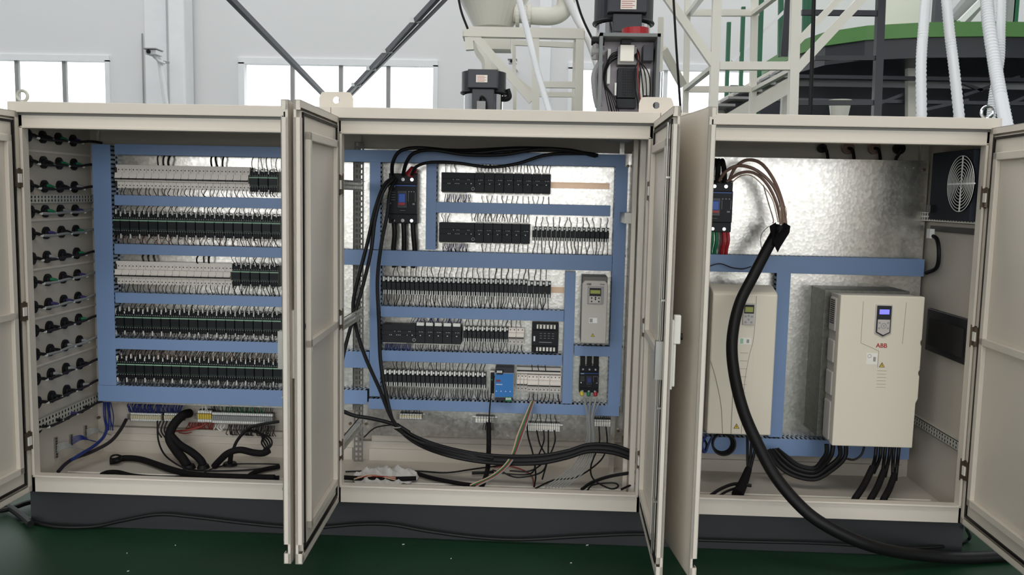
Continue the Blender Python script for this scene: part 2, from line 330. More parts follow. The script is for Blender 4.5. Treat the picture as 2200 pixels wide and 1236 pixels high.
# open control box
Yb, Yd = 1.15, 1.35
a = at(1289, 70, Yb); b_ = at(1413, 262, Yb); t = .02
r = thing('control_box', 'open grey electronics box packed with wiring below the black motor', 'control box', (a.x, Yd, b_.z))
e = MB(); e.box(a.x, a.x+t, Yb, Yd, b_.z, a.z).box(b_.x-t, b_.x, Yb, Yd, b_.z, a.z).box(a.x, b_.x, Yb, Yd, a.z-t, a.z).box(a.x, b_.x, Yb, Yd, b_.z, b_.z+t); e.build('box_frame', 'boxg', r)
MB().box(a.x, b_.x, Yd-.004, Yd, b_.z, a.z).build('back_plate', 'plateg', r)
def rel(nm, q, y0, y1, m, par, bv=0):
    a = at(q[0], q[1], y0); b_ = at(q[2], q[3], y0); return MB().box(a.x, b_.x, y0, y1, b_.z, a.z).build(nm, m, par, bevel=bv)
rel('transformer', (1333, 96, 1362, 132), Yb+.06, Yd, 'pale', r, .004); rel('transformer_core', (1328, 100, 1367, 139), Yb+.09, Yd, 'grey', r)
rel('relay_cover', (1336, 84, 1356, 95), Yb+.08, Yd, 'black', r)
ps = rel('power_module', (1328, 146, 1366, 210), Yb+.1, Yd, 'plc', r)
h = MB(); 
for i in range(5):
    for j in range(10):
        q = at(1339+i*5, 153+j*5.6, Yb+.098); h.box(q.x-.004, q.x+.004, q.y-.002, q.y+.003, q.z-.004, q.z+.004)
h.build('vent_holes', 'black', ps)
rel('power_module', (1326, 212, 1366, 232), Yb+.1, Yd, 'plc', r); rel('socket_box', (1383, 96, 1403, 130), Yb+.07, Yd, 'dark', r)
for q in ((1306, 105, 1310, 180), (1377, 148, 1381, 236), (1321, 178, 1324, 205)): rel('white_strip', q, Yb+.1, Yd, 'tag', r)
rel('terminal_strip', (1385, 148, 1395, 205), Yb+.11, Yd, 'steel', r)
for i in range(6):
    x0 = random.choice((1294, 1297, 1300)); 
    MB().tube([at(1328+random.uniform(-2, 2), 110+i*3, Yb+.12), at(x0+14, 120+i*4, Yb+.08), at(x0+i, 160+i*3, Yb+.05), at(x0+5+i*4, 205+i, Yb+.05), at(x0+14+i*5, 250, Yb+.06)], .0032, 6).build('wire', 'rub', r)
for i in range(5): MB().tube([at(1366, 100+i*3, Yb+.12), at(1374-i*2, 125, Yb+.07), at(1362+i*8, 160, Yb+.06), at(1372+i*6, 235, Yb+.08)], .004, 6).build('wire', 'wred' if i == 1 else 'rub', r)
for i, y in enumerate((88, 112)):
    q = at(1281, y, Yb+.1); MB().cyl(q-V(.03, 0, 0), q+V(.05, 0, 0), .028, .028, 12).build('cable_gland', 'rub' if i == 0 else 'grey', r)
q = at(1280, 100, Yb+.1); MB().tube([q+V(0, 0, .05), q, q-V(0, 0, .08)], .022).build('gland_body', 'grey', r)
q = at(1278, 160, Yb+.1); MB().tube([q+V(.04, 0, .08), q, q+V(.01, 0, -.12), q+V(.03, 0, -.2)], .022).build('elbow', 'grey', r)
# bright upright tubes right of the box
for i, px in enumerate((1412, 1420)):
    q = at(px, 155, 1.9); o = MB().cyl((q.x, q.y, 0), (q.x, q.y, q.z), .013).build('steel_tube', 'chrome'); tag(o, 'bright upright steel tube %s the open control box' % ('nearest to' if i == 0 else 'second out from'), 'tube')

# ---------------------------------------------------------------- tall cream scaffold with stair behind
A, B = 2.3, 3.3
frame_thing('support_frame', 'tall cream square-tube support frame with crossing diagonal braces', 'frame', [
    ((1541, -20, A), (1531, 262, A), .062), ((1710, -20, A), (1702, 262, A), .066), ((1545, 142, A), (1700, 142, A), .06),
    ((1430, -10, A), (1533, 138, A), .062), ((1812, -12, A), (1708, 96, A), .05), ((1905, -60, A), (1708, 152, A), .066),
    ((1622, -20, B), (1616, 262, B), .06), ((1478, -20, B), (1472, 262, B), .055), ((1475, 28, B), (1630, 28, B), .06), ((1475, 192, B), (1622, 192, B), .06),
    ((1535, 142, A), (1473, 192, B), .05), ((1704, 148, A), (1618, 194, B), .05), ((1514, -15, A), (1480, 30, B), .055), ((1690, -25, A), (1618, 30, B), .055)], 'cream')
frame_thing('side_bracket', 'cream slanted bracket beside the open control box', 'bracket', [((1420, 38, 2.6), (1417, 160, 2.6), .04), ((1424, 105, 2.6), (1466, 182, 2.8), .06)], 'cream')
r = frame_thing('stair', 'pale steel stair rising behind the cream frame', 'stair', [((1505, 262, 5.), (1700, 150, 5.), .2), ((1560, 262, 4.6), (1700, 180, 4.6), .14), ((1560, 240, 4.8), (1612, 205, 4.8), .11, 'dark')], 'cream')
q = at(1520, 255, 5.); MB().box(q.x-.06, q.x+.06, q.y-.06, q.y+.06, 0, q.z).build('leg', 'cream', r); q = at(1690, 165, 5.); MB().box(q.x-.04, q.x+.04, q.y-.04, q.y+.04, 0, q.z).build('leg', 'cream', r)
for i in range(6):
    q = at(1545+i*28, 232-i*15, 4.8); MB().box(q.x-.1, q.x+.1, q.y-.3, q.y+.3, q.z-.012, q.z+.012).build('tread', 'grey', r)
for i, (px, y0, y1, Yg, ww, m_) in enumerate(((1566, 48, 262, 5.2, .04, 'gpost'), (1597, 15, 262, 5.2, .04, 'gpost'), (1636, -20, 262, 5.2, .05, 'gpost'), (1678, -20, 122, 5.4, .05, 'gpost'), (1729, -20, 74, 5.4, .04, 'gpost'), (1738, -20, 66, 5.6, .05, 'gpost'))):
    e_ = at(px-2, y1, Yg)
    if y1 > 200: e_.z = 0
    o = MB().beam(at(px, y0, Yg), e_, ww).build('railing_post', m_)
    tag(o, 'green railing post of the stair, %s' % ('shortest and leftmost', 'second from the left', 'third, beside the back upright', 'short one left of the black strap', 'thin one behind the cream braces', 'thick one behind the cream braces')[i], 'post', 'green stair railing posts')
o = MB().beam(at(1696, -20, 4.6), at(1684, 122, 4.6), .07, .03).build('black_strap', 'dark'); tag(o, 'slanted black bar between the green posts and the cream upright', 'bar')
o = MB().beam(at(1573, 132, 5.2), at(1690, 20, 5.2), .03).build('stair_handrail', 'trim'); tag(o, 'thin pale handrail sloping past the green posts', 'rail')
# black guard rail
frame_thing('guard_rail', 'black steel guard rail and ladder post in front of the platform', 'railing', [
    ((1893, -20, 3.4), (1882, 262, 3.4), .065), ((1722, 27, 3.4), (1888, 29, 3.4), .045), ((1750, 125, 3.4), (1885, 125, 3.4), .04), ((1712, 221, 3.4), (1880, 221, 3.4), .045)], 'dark')
for (px0, px1, lab) in ((1233, 1278, 'left of the big motor'), (1446, 1464, 'right of the open control box'), (1749, 1740, 'in front of the black guard rail'), (982, 1005, 'beside the hopper')):
    y1 = {1278: 95, 1464: 262, 1740: 262, 1005: 62}[px1]
    o = MB().tube([at(px0, -20, 1.7), at((px0*.6+px1*.4), y1*.4, 1.7), at(px1, y1, 1.7)], .008 if px0 != 1749 else .014, 8).build('hanging_cable', 'rub'); tag(o, 'thin black cable hanging down '+lab, 'cable')

# platform: green deck, dark fascia and underside
YP0, YP1 = 5.2, 9.0-.6
zt = at(2050, 45, YP0).z; zg = at(2050, 77, YP0).z; zf = at(2050, 121, YP0).z
xl = at(1790, 80, YP0).x; xr = at(2330, 80, YP0).x+1.2
r = thing('mezzanine', 'raised platform with green deck edge and dark steel underside', 'platform', (xl, YP0, 0))
crv = [(xl+.0, YP0+1.3), (xl+.12, YP0+.7), (xl+.45, YP0+.3), (xl+1.0, YP0+.08), (xl+1.6, YP0), (xr, YP0), (xr, YP1), (xl, YP1)]
MB().prism(crv, zg, zt, 'z').build('deck_edge', 'green', r)
cin = [(x+.03 if i < 2 else x, y+.04 if y < YP1 else y) for i, (x, y) in enumerate(crv)]
MB().prism(cin, zf, zg, 'z').build('fascia', 'dark', r)
for i, zz in enumerate((.14, .34, .62, .9)):
    MB().box(xl-.3, xr, YP0+.5+i*.5, YP0+.6+i*.5, zf-zz-.04, zf-zz+.0).build('cross_beam', 'rod' if i in (1,) else 'navy', r)
MB().box(xl-.6, xr, YP0+2.2, YP0+2.3, 0, zf-.05).build('back_skirt', 'navy', r)
for (a, b_) in (((2060, 175), (2110, 195)), ((2070, 205), (2190, 165)), ((1990, 235), (2080, 215)), ((1890, 222), (1960, 195)), ((2120, 245), (2220, 200))):
    MB().beam(at(*a, YP0+1.), at(*b_, YP0+1.), .035).build('lattice_bar', 'rod', r)
for px in (1956, 2240): MB().beam(at(px, 122, YP0+.9), at(px, 262, YP0+.9), .09).build('leg', 'cream', r)
q = at(1805, 215, 4.6); o = MB().cyl((q.x, q.y, q.z-.5), (q.x, q.y, q.z), .03, .11, 20).cyl((q.x, q.y, 0), (q.x, q.y, q.z-.5), .03).build('funnel', 'cream'); tag(o, 'small pale funnel seen under the black rail', 'funnel')
for i, (px, wdt, m_) in enumerate(((1938, .5, 'cream'), (1975, .06, 'gpost'), (2012, .12, 'rod'), (2174, .06, 'gpost'), (2164, .08, 'grey'))):
    q = at(px, 30, 7.); o = MB().box(q.x-wdt/2, q.x+wdt/2, 6.9, 7., zt, zt+1.9).build('machine_housing' if i == 0 else 'platform_post', m_)
    tag(o, ('cream machine housing standing on the green platform', 'green post on the platform behind the first white hose', 'dark post on the platform between white hoses', 'green post on the platform at the far right', 'grey post with bolts beside the far green post')[i], 'housing' if i == 0 else 'post')
frame_thing('conveyor', 'pale steel conveyor arm slanting above the green platform', 'conveyor', [((2050, 52, 6.), (2120, -30, 6.), .2, 'grey'), ((2062, 48, 5.8), (2130, -20, 5.8), .06)], 'trim')
# white hoses
hs = [([(1990, -15, 1.6), (1984, 60, 1.5), (1979, 140, 1.4), (1980, 262, 1.3)], 'first white ribbed hose from the black ladder post, straight', .033),
      ([(2032, -15, 1.6), (2040, 70, 1.5), (2050, 150, 1.4), (2062, 262, 1.3)], 'second white ribbed hose from the black ladder post, slightly tilted', .033),
      ([(2119, -15, 1.6), (2124, 50, 1.5), (2136, 130, 1.35), (2148, 200, 1.2), (2166, 290, 1.0)], 'thick white ribbed hose crossing in front of another beside the lifting eye', .040),
      ([(2152, -15, 1.9), (2150, 60, 1.8), (2148, 130, 1.75), (2135, 200, 1.75), (2128, 262, 1.75)], 'white ribbed hose passing behind the thick crossing hose', .030)]
for pts, lab, rr in hs: ribbed('flexible_hose', lab, [at(*q) for q in pts], rr, 'hose', grp='white ribbed hoses on the right')

# ================================================================ THE THREE CABINETS
ZB, ZT, ZCAP = .183, 2.177, 2.112      # body bottom, top, underside of the cap
OT, OB, FL = 2.052, .272, .19          # opening top / bottom, inner floor
W, D, FR = 1.6, .76, .045
YPL, YF = .66, .585                    # mounting plate face, duct face
def perf_rail(name, parent, p0, p1, h, t, nrm='x', pitch=.03, m='grey2'):
    """perforated rail of height h running p0->p1 (along y or z), its holes real"""
    mb = MB(); p0 = Vector(p0); p1 = Vector(p1); L = (p1-p0).length; d = (p1-p0).normalized()
    n = max(2, int(L/pitch)); side = V(0, 0, 1) if abs(d.y) > .5 or abs(d.x) > .5 else V(1, 0, 0)
    th = V(1, 0, 0) if nrm == 'x' else V(0, 1, 0)
    def bar(a, b_, s0, s1):
        q0 = p0+d*a+side*s0; q1 = p0+d*b_+side*s1+th*t
        lo = [min(x, y) for x, y in zip(q0, q1)]; hi = [max(x, y) for x, y in zip(q0, q1)]
        mb.box(lo[0], hi[0], lo[1], hi[1], lo[2], hi[2])
    for s0, s1 in ((0, .16), (.42, .58), (.84, 1)): bar(0, L, h*s0, h*s1)
    for i in range(n+1):
        for s0, s1 in ((.16, .42), (.58, .84)): bar(min(L, max(0, i*L/n-.006)), min(L, i*L/n+.006), h*s0, h*s1)
    if nrm == 'x' and abs(d.y) > .5:
        for s0, s1 in ((0, .05), (.95, 1)):
            xa = p0.x-.02 if p0.x < 1 else p0.x; xb = p0.x+.006 if p0.x < 1 else p0.x+.026
            mb.box(xa, xb, p0.y, p1.y, p0.z+h*s0, p0.z+h*s1)
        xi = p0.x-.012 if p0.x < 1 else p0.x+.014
        shade_strip = MB().box(xi, xi+.002, p0.y, p1.y, p0.z+h*.05, p0.z+h*.95)  # dark strip painted as the shade seen through the rail holes
        if p0.x < 1.6 and p0.x < 1 or p0.x > 4: shade_strip.build('rail_shade_strip', 'dark', parent)
    return mb.build(name, m, parent)
M['void'] = mat('dark_void', (12, 12, 14), .95, spec=.1); M['grey2'] = mat('rail_grey', (186, 184, 174), .4, .2, .04, 20)

def make_door(parent, name_side, hx, theta, right=False, handle=False, label=None):
    s = -1 if right else 1
    Wd, T = .775, .03
    def bx(mb, x0, x1, y0, y1, z0, z1): return mb.box(s*x0, s*x1, y0, y1, z0, z1)
    z0, z1 = ZB+.004, ZCAP+.018
    hx_ = hx; mb = MB()
    bx(mb, 0, Wd, -T, -T+.003, z0, z1)                           # outer skin
    bx(mb, 0, .003, -T, 0, z0, z1)
    for a, b_ in ((z0, z0+.045), (z0+.085, z1-.07), (z1-.04, z1)): bx(mb, Wd-.003, Wd, -T, 0, a, b_)
    bx(mb, Wd-.014, Wd, -T, -T+.012, z0, z1)
    bx(mb, 0, Wd, -T, 0, z0, z0+.003); bx(mb, 0, Wd, -T, 0, z1-.003, z1)
    # returned inner lip
    bx(mb, 0, .03, -.003, 0, z0, z1); bx(mb, Wd-.03, Wd, -.003, 0, z0+.085, z1-.07); bx(mb, Wd-.03, Wd, -.003, 0, z0, z0+.045); bx(mb, 0, Wd, -.003, 0, z0, z0+.03); bx(mb, 0, Wd, -.003, 0, z1-.03, z1)
    bx(mb, .04, Wd-.04, -T+.003, -.006, z0+.04, z1-.04)          # inner lining
    d = mb.build('door', 'paint', parent, local=True)
    off = root_of(parent)
    d.location = Vector((hx_, 0, 0))-off; d.rotation_euler = (0, 0, math.radians(theta if right else -theta))
    if label: d['label'] = label
    g = MB(); gx0, gx1, gz0, gz1 = .045, Wd-.045, z0+.045, z1-.045; gt = .012
    bx(g, gx0, gx1, -.006, .002, gz0, gz0+gt); bx(g, gx0, gx1, -.006, .002, gz1-gt, gz1); bx(g, gx0, gx0+gt, -.006, .002, gz0, gz1); bx(g, gx1-gt, gx1, -.006, .002, gz0, gz1)
    g.build('gasket', 'rub', d, local=True)
    f = MB(); fx0, fx1, fz0, fz1, ft, fh = .085, Wd-.1, z0+.12, z1-.12, .035, .016
    for q in ((fx0, fx1, fz0, fz0+ft), (fx0, fx1, fz1-ft, fz1), (fx0, fx0+ft, fz0, fz1), (fx1-ft, fx1, fz0, fz1), (fx0, fx1, 1.1, 1.1+ft)):
        bx(f, q[0], q[1], -.006, fh, q[2], q[3])
    f.build('stiffener_frame', 'paint', d, local=True, bevel=.003)
    for hz in (1.80, 1.13, .46):
        h = MB(); bx(h, .002, .055, -.004, .012, hz-.045, hz+.045); h.cyl((s*.004, .016, hz-.055), (s*.004, .016, hz+.055), .006, n=10)
        h.build('hinge', 'hinge', d, local=True)
        h = MB(); bx(h, .010, .044, .012, .018, hz-.022, hz+.022); h.build('hinge_leaf', 'pale', d, local=True)
    for hz in (1.80, 1.13, .46):      # the half of each hinge screwed to the cabinet frame
        sg = -1 if right else 1
        h = MB(); h.box(hx_+sg*.002, hx_+sg*.020, -.016, 0, hz-.045, hz+.045); h.box(hx_+sg*.002, hx_+sg*.012, -.024, -.016, hz-.05, hz-.03); h.box(hx_+sg*.002, hx_+sg*.012, -.024, -.016, hz+.03, hz+.05)
        h.build('hinge_plate', 'hinge', parent); MB().box(hx_+sg*.004, hx_+sg*.012, -.020, -.012, hz-.022, hz+.022).build('hinge_pin', 'pale', parent)
    if handle:
        h = MB(); bx(h, Wd-.075, Wd-.035, -T-.012, -T, .98, 1.27); h.build('handle_plate', 'cream', d, local=True, bevel=.003)
        h = MB(); bx(h, Wd-.07, Wd-.04, -T-.04, -T-.012, 1.17, 1.29); bx(h, Wd-.065, Wd-.045, -T-.024, -T-.012, .99, 1.17); h.build('handle', 'cream', d, local=True, bevel=.004)
        h = MB(); h.cyl((s*(Wd-.055), -T-.04, 1.2), (s*(Wd-.055), -T-.05, 1.2), .014); h.build('lock', 'rub', d, local=True)
        h = MB(); h.cyl((s*(Wd-.055), .012, 1.15), (s*(Wd-.055), .012, z1-.06), .005); h.cyl((s*(Wd-.055), .012, z0+.08), (s*(Wd-.055), .012, 1.05), .005)
        bx(h, Wd-.075, Wd-.035, 0, .03, 1.02, 1.18)
        for zz in (.5, .9, 1.35, 1.85): bx(h, Wd-.075, Wd-.035, -.003, .016, zz-.004, zz+.004)
        h.build('lock_rod', 'steel', d, local=True)
    return d

def make_cabinet(i, label, left_wall, right_wall):
    x0 = W*i; x1 = x0+W
    r = thing('electrical_cabinet', label, 'cabinet', (x0, 0, 0))
    # front frame with rain lip
    f = MB(); f.box(x0, x0+FR, 0, .03, ZB, ZCAP).box(x1-FR, x1, 0, .03, ZB, ZCAP).box(x0, x1, 0, .03, OT, ZCAP).box(x0, x1, 0, .03, ZB, OB)
    f.build('front_frame', 'paint', r)
    l = MB(); e = .012
    l.box(x0+FR-.004, x0+FR+e-.004, -.014, .04, OB-.004, OT+.004).box(x1-FR-e+.004, x1-FR+.004, -.014, .04, OB-.004, OT+.004)
    l.box(x0+FR-.004, x1-FR+.004, -.014, .04, OT-.004, OT+e-.006).box(x0+FR-.004, x1-FR+.004, -.014, .04, OB-e+.004, OB+.002)
    l.build('rain_lip', 'paint', r, bevel=.002)
    if i == 2: a_, b_ = x0, x1+.01
    elif i == 0: a_, b_ = x0-.015, x1
    else: a_, b_ = x0, x1
    MB().box(a_+.001, b_-.001, -.02, D, ZCAP+.012, ZT).build('roof_cap', 'paint', r, bevel=.003)
    MB().box(x0+.02, x1-.02, -.004, D-.01, ZCAP, ZCAP+.012).build('roof_gap', 'dgrey', r)
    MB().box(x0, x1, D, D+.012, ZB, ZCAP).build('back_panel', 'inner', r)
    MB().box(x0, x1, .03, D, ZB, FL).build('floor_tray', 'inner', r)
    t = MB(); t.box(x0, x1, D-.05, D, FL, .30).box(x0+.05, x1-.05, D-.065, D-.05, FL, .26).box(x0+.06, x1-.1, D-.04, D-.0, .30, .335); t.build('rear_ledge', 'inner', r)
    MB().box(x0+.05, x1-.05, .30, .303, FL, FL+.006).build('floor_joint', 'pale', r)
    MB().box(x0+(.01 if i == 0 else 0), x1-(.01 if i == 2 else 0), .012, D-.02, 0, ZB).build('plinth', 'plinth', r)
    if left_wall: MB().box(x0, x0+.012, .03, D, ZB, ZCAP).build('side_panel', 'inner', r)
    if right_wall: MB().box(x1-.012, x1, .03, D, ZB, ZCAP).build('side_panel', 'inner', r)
    # rear corner posts
    for xx in ((x0+.012, x1-.05) if i != 1 else (x1-.05,)):
        MB().box(xx, xx+.038, D-.045, D-.002, FL, ZCAP).build('corner_post', 'paint' if i == 1 else 'inner', r)
    return r
cab = [make_cabinet(0, 'open cream cabinet with cable glands in its side wall and white breaker rows', True, False),
       make_cabinet(1, 'open middle cream cabinet with black relays, controllers and one small drive inside', False, True),
       make_cabinet(2, 'open cream cabinet holding two large frequency drives and a round fan grille', False, True)]
make_door(cab[0], 'l', .03, 90.5, label='door swung wide open at the far left edge')
make_door(cab[0], 'r', 1.567, 91.3, True, True, label='door seen from its outer face')
make_door(cab[1], 'l', 1.637, 88.)
make_door(cab[1], 'r', 3.168, 89., True, True, label='door with long lock rod on its inner face')
make_door(cab[2], 'l', 3.238, 83.5, label='door seen from its outer face')
make_door(cab[2], 'r', 4.765, 88.5, True, label='door swung open at the far right edge')
# side perforated rails, ridges
for (pa, h) in (((62, 437), .045), ((78, 928), .085)):
    z = atX(pa[0], pa[1], .036).z
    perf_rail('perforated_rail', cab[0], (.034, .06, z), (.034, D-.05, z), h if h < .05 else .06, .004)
for y in (323, 474, 582, 690, 795):
    z = atX(62, y, .03).z; MB().box(.012, .02, .05, D-.05, z-.006, z+.006).build('wall_ridge', 'paint', cab[0])
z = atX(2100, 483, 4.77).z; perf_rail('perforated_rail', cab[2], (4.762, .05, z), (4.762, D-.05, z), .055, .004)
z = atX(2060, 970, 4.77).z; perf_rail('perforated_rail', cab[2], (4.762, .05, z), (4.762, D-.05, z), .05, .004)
# between left and middle cabinet: perforated post and short rails running back
px0_ = at(761, 450, .655).x; perf_rail('perforated_post', cab[1], (px0_, .656, FL), (px0_, .656, 2.05), at(781, 450, .655).x-px0_, .003, 'y', .03, 'dgrey')
for (px, py) in ((741, 408), (741, 705), (741, 960)):
    z = atX(px, py, 1.64).z; perf_rail('perforated_rail', cab[1], (1.625, .03, z), (1.625, .56, z), .05, .006)
# right end of the middle cabinet
MB().box(3.06, 3.085, .60, .64, FL, ZCAP).build('corner_post', 'galv', cab[1])
for (xx, ww, yy) in ((3.125, .028, .12), (3.105, .022, .26)): MB().box(xx, xx+ww, yy, yy+.03, FL, ZCAP).build('corner_post', 'paint', cab[1])
z = at(1370, 458, .3).z; MB().box(3.07, 3.13, .28, .56, z-.055, z).build('bracket', 'steel', cab[1])
z = at(1360, 302, .3).z; MB().box(2.98, 3.1, .25, .5, z-.0, z+.02).build('top_bracket', 'grey', cab[1])
for zz in (.20, .62): pass

# mounting plates
def plate(parent, x0, x1, zt, zb, m='galv'):
    o = MB().box(x0, x1, YPL, YPL+.004, zb, zt).build('mounting_plate', m, parent); return o
pz = at(1530, 341, YPL).z
plate(cab[0], at(206, 400, YPL).x, 1.56, at(300, 318, YPL).z, at(300, 868, YPL).z)
plate(cab[1], 1.605, at(1351, 500, YPL).x, at(900, 322, YPL).z, at(900, 938, YPL).z)
plate(cab[2], 3.25, at(1989, 450, YPL).x, at(1800, 342, YPL).z, at(1800, 955, YPL).z)
MB().box(at(1353, 500, .6).x-.006, at(1353, 500, .6).x+.0, .56, YPL, .42, 2.02).build('plate_fold', 'galv', cab[1])
for (px, py) in ((1349, 357), (1341, 550), (1335, 745), (1328, 925), (753, 910), (787, 910), (213, 897), (1984, 365)):
    q = at(px, py, YPL); MB().cyl(q, q-V(0, .012, 0), .009, n=8).build('bolt', 'hinge', cab[0 if px < 700 else 1 if px < 1400 else 2])

# lifting lugs
def lug(label, px, py):
    p = at(px, py, .1); w_, h = .085, .085; z0 = ZT
    mb = MB(); n = 16; cx_, cz_, rh = p.x, z0+.045, .017
    out = [(-w_, 0), (w_, 0), (w_, h*.7), (w_*.82, h), (-w_*.82, h), (-w_, h*.7)]
    # plate with a round hole, as a ring of quads
    vs = []; fs = []
    def edge(t):
        dx, dz = math.cos(t), math.sin(t); best = 9
        pts = [(a, b_-.045) for a, b_ in out]
        for (ax, az), (bx_, bz) in zip(pts, pts[1:]+pts[:1]):
            ex, ez = bx_-ax, bz-az; den = dx*ez-dz*ex
            if abs(den) < 1e-9: continue
            u = (ax*ez-az*ex)/den; v_ = (ax*dz-az*dx)/den
            if u > 0 and -1e-6 <= v_ <= 1+1e-6: best = min(best, u)
        return best
    n = 32
    for y in (.1, .108):
        for k_ in range(n):
            t = 2*math.pi*(k_+.5)/n; e = edge(t)
            vs += [(cx_+rh*math.cos(t), y, cz_+rh*math.sin(t)), (cx_+e*math.cos(t), y, cz_+e*math.sin(t))]
    for k_ in range(n):
        a = 2*k_; b_ = 2*((k_+1) % n)
        fs += [(a, a+1, b_+1, b_), (2*n+a, 2*n+b_, 2*n+b_+1, 2*n+a+1), (a+1, 2*n+a+1, 2*n+b_+1, b_+1), (a, b_, 2*n+b_, 2*n+a)]
    mb.add(vs, fs); return tag(mb.build('lifting_lug', 'paint'), label, 'lug')
lug('cream lifting plate with hole where the diagonal braces meet, on the cabinet tops', 722, 218)
lug('cream lifting plate with hole on the cabinet tops near the open control box', 1410, 226)
for (px, py, lab) in ((48, 206, 'round lifting eye on the roof corner near the far left'), (2121, 239, 'round lifting eye on the roof corner before the white hoses')):
    q = at(px, py, .08); q.z = ZT+.036; mb = MB().torus(q, .027, .008, 'y'); mb.cyl((q.x, q.y, ZT-.004), (q.x, q.y, ZT+.012), .014); tag(mb.build('lifting_eye', 'chrome' if px > 1000 else 'grey2'), lab, 'eyebolt')

# ---------------------------------------------------------------- wiring ducts
duct_n = [0]
def duct(label, x0, x1, z0, z1, horizontal=True, cover='duct', group=None):
    dep0, dep1 = YF, YPL
    r = thing('wiring_duct', label, 'cable duct', ((x0+x1)/2, YPL, min(z0, z1)), group)
    MB().box(x0, x1, dep0, dep0+.006, z0, z1).build('cover', cover, r, bevel=.0015)
    MB().box(x0+.006, x1-.006, dep0+.006, dep1-.002, z0+.006, z1-.006).build('dark_core', 'ductin', r)  # dark core filling the duct behind its slotted sides
    f = MB(); p = .0255; t = .0025
    if horizontal:
        n = int((x1-x0)/p)
        for i in range(n):
            a = x0+i*p
            for zz in (z0, z1-t): f.box(a+.006, a+.020, dep0+.006, dep1, zz, zz+t)
        for zz in (z0, z1-t): f.box(x0, x1, dep1-.014, dep1, zz, zz+t)
    else:
        n = int((z1-z0)/p)
        for i in range(n):
            a = z0+i*p
            for xx in (x0, x1-t): f.box(xx, xx+t, dep0+.006, dep1, a+.006, a+.020)
        for xx in (x0, x1-t): f.box(xx, xx+t, dep1-.014, dep1, z0, z1)
    f.build('side_fingers', 'fing', r, kind='stuff'); return r
def HD(label, pxl, pxr, yt, yb, pref=None, **k):
    pref = pref or pxl; x0 = at(pxl, yt, YF).x; x1 = at(pxr, yt, YF).x
    return duct(label, x0, x1, at(pref, yb, YF).z, at(pref, yt, YF).z, True, **k)
def VD(label, pxl, pxr, yt, yb, **k):
    ym = (yt+yb)/2
    return duct(label, at(pxl, ym, YF).x, at(pxr, ym, YF).x, at((pxl+pxr)/2, yb, YF).z, at((pxl+pxr)/2, yt, YF).z, False, **k)
# left cabinet (continuing behind the doors to the middle one)
VD('wide vertical blue duct at the left side of the left cabinet', 204, 243, 310, 828)
HD('blue duct along the top of the left cabinet plate', 245, 640, 309, 332)
HD('blue duct below the upper white breaker row of the left cabinet', 245, 640, 419, 441)
HD('blue duct below the topmost row of green boards in the left cabinet', 245, 640, 524, 546)
HD('blue duct below the lower white breaker row of the left cabinet', 247, 640, 629, 651)
HD('blue duct between the two lowest green board rows in the left cabinet', 247, 640, 727, 750)
HD('broad bottom blue duct of the left cabinet', 210, 640, 828, 862)
# middle cabinet
HD('blue duct along the top of the middle cabinet', 700, 1345, 321, 347, pref=740)
VD('vertical blue duct left of the large breaker in the middle cabinet, upper length', 794, 817, 348, 536)
VD('vertical blue duct beside the crossing black cables, lower length', 794, 817, 570, 852)
VD('vertical blue duct between the large breaker and the upper controllers', 915, 937, 350, 537)
HD('blue duct between the two upper controller rows', 937, 1312, 434, 457)
HD('long blue duct crossing the middle cabinet under the upper controllers', 700, 1316, 536, 569, pref=740)
HD('blue duct under the longest relay row', 818, 1212, 658, 681)
HD('blue duct above the blue power supply', 818, 1208, 753, 776)
HD('short blue stub duct crossing the left gap of the middle cabinet, upper', 700, 793, 755, 790, pref=740)
HD('short blue stub duct crossing the left gap of the middle cabinet, lower', 700, 789, 838, 868, pref=740)
VD('vertical blue duct left of the small drive', 1211, 1233, 584, 868)
VD('vertical blue duct along the right side of the middle cabinet', 1314, 1341, 358, 874)
HD('short blue duct between the small drive and the small breaker', 1234, 1311, 743, 765)
HD('bottom blue duct of the middle cabinet', 792, 1331, 857, 879)
# right cabinet
HD('long blue duct crossing above both large drives', 1480, 1988, 546, 583, pref=1500)
VD('vertical blue duct between the two large drives', 1660, 1690, 586, 940)
HD('bottom blue duct behind the large drives', 1480, 1956, 938, 974, pref=1500)

# ---------------------------------------------------------------- wires, as rows nobody could count
def wires(name, label, px0, px1, yA, yB, n, mats, Y=.625, jit=3, r=.0016, group=None, ymatch=None, loops=False):
    """thin leads running between device row (yA) and duct edge (yB), measured at px0; z constant along the row"""
    zA = at(px0, yA, Y).z; zB = at(px0, yB, Y).z; x0 = at(px0, yA, Y).x; x1 = at(px1, yA, Y).x
    mb = MB(); j = jit*.0017; n = max(3, int(n*.62)); r *= 1.3
    for i in range(n):
        x = x0+(x1-x0)*(i+.5)/n+random.uniform(-1, 1)*.002; xe = x+random.uniform(-j, j)*2
        ym = Y-random.uniform(.0, .03)
        mb.tube([(x, Y, zA), (x+random.uniform(-.2, .2)*j, ym, zA+(zB-zA)*.33), (xe, ym, zA+(zB-zA)*.75), (xe, Y+.01, zB)], r*random.uniform(.8, 1.25), 5, 3)
    o = mb.build(name, mats); o['kind'] = 'stuff'; tag(o, label, 'wires', group); return o

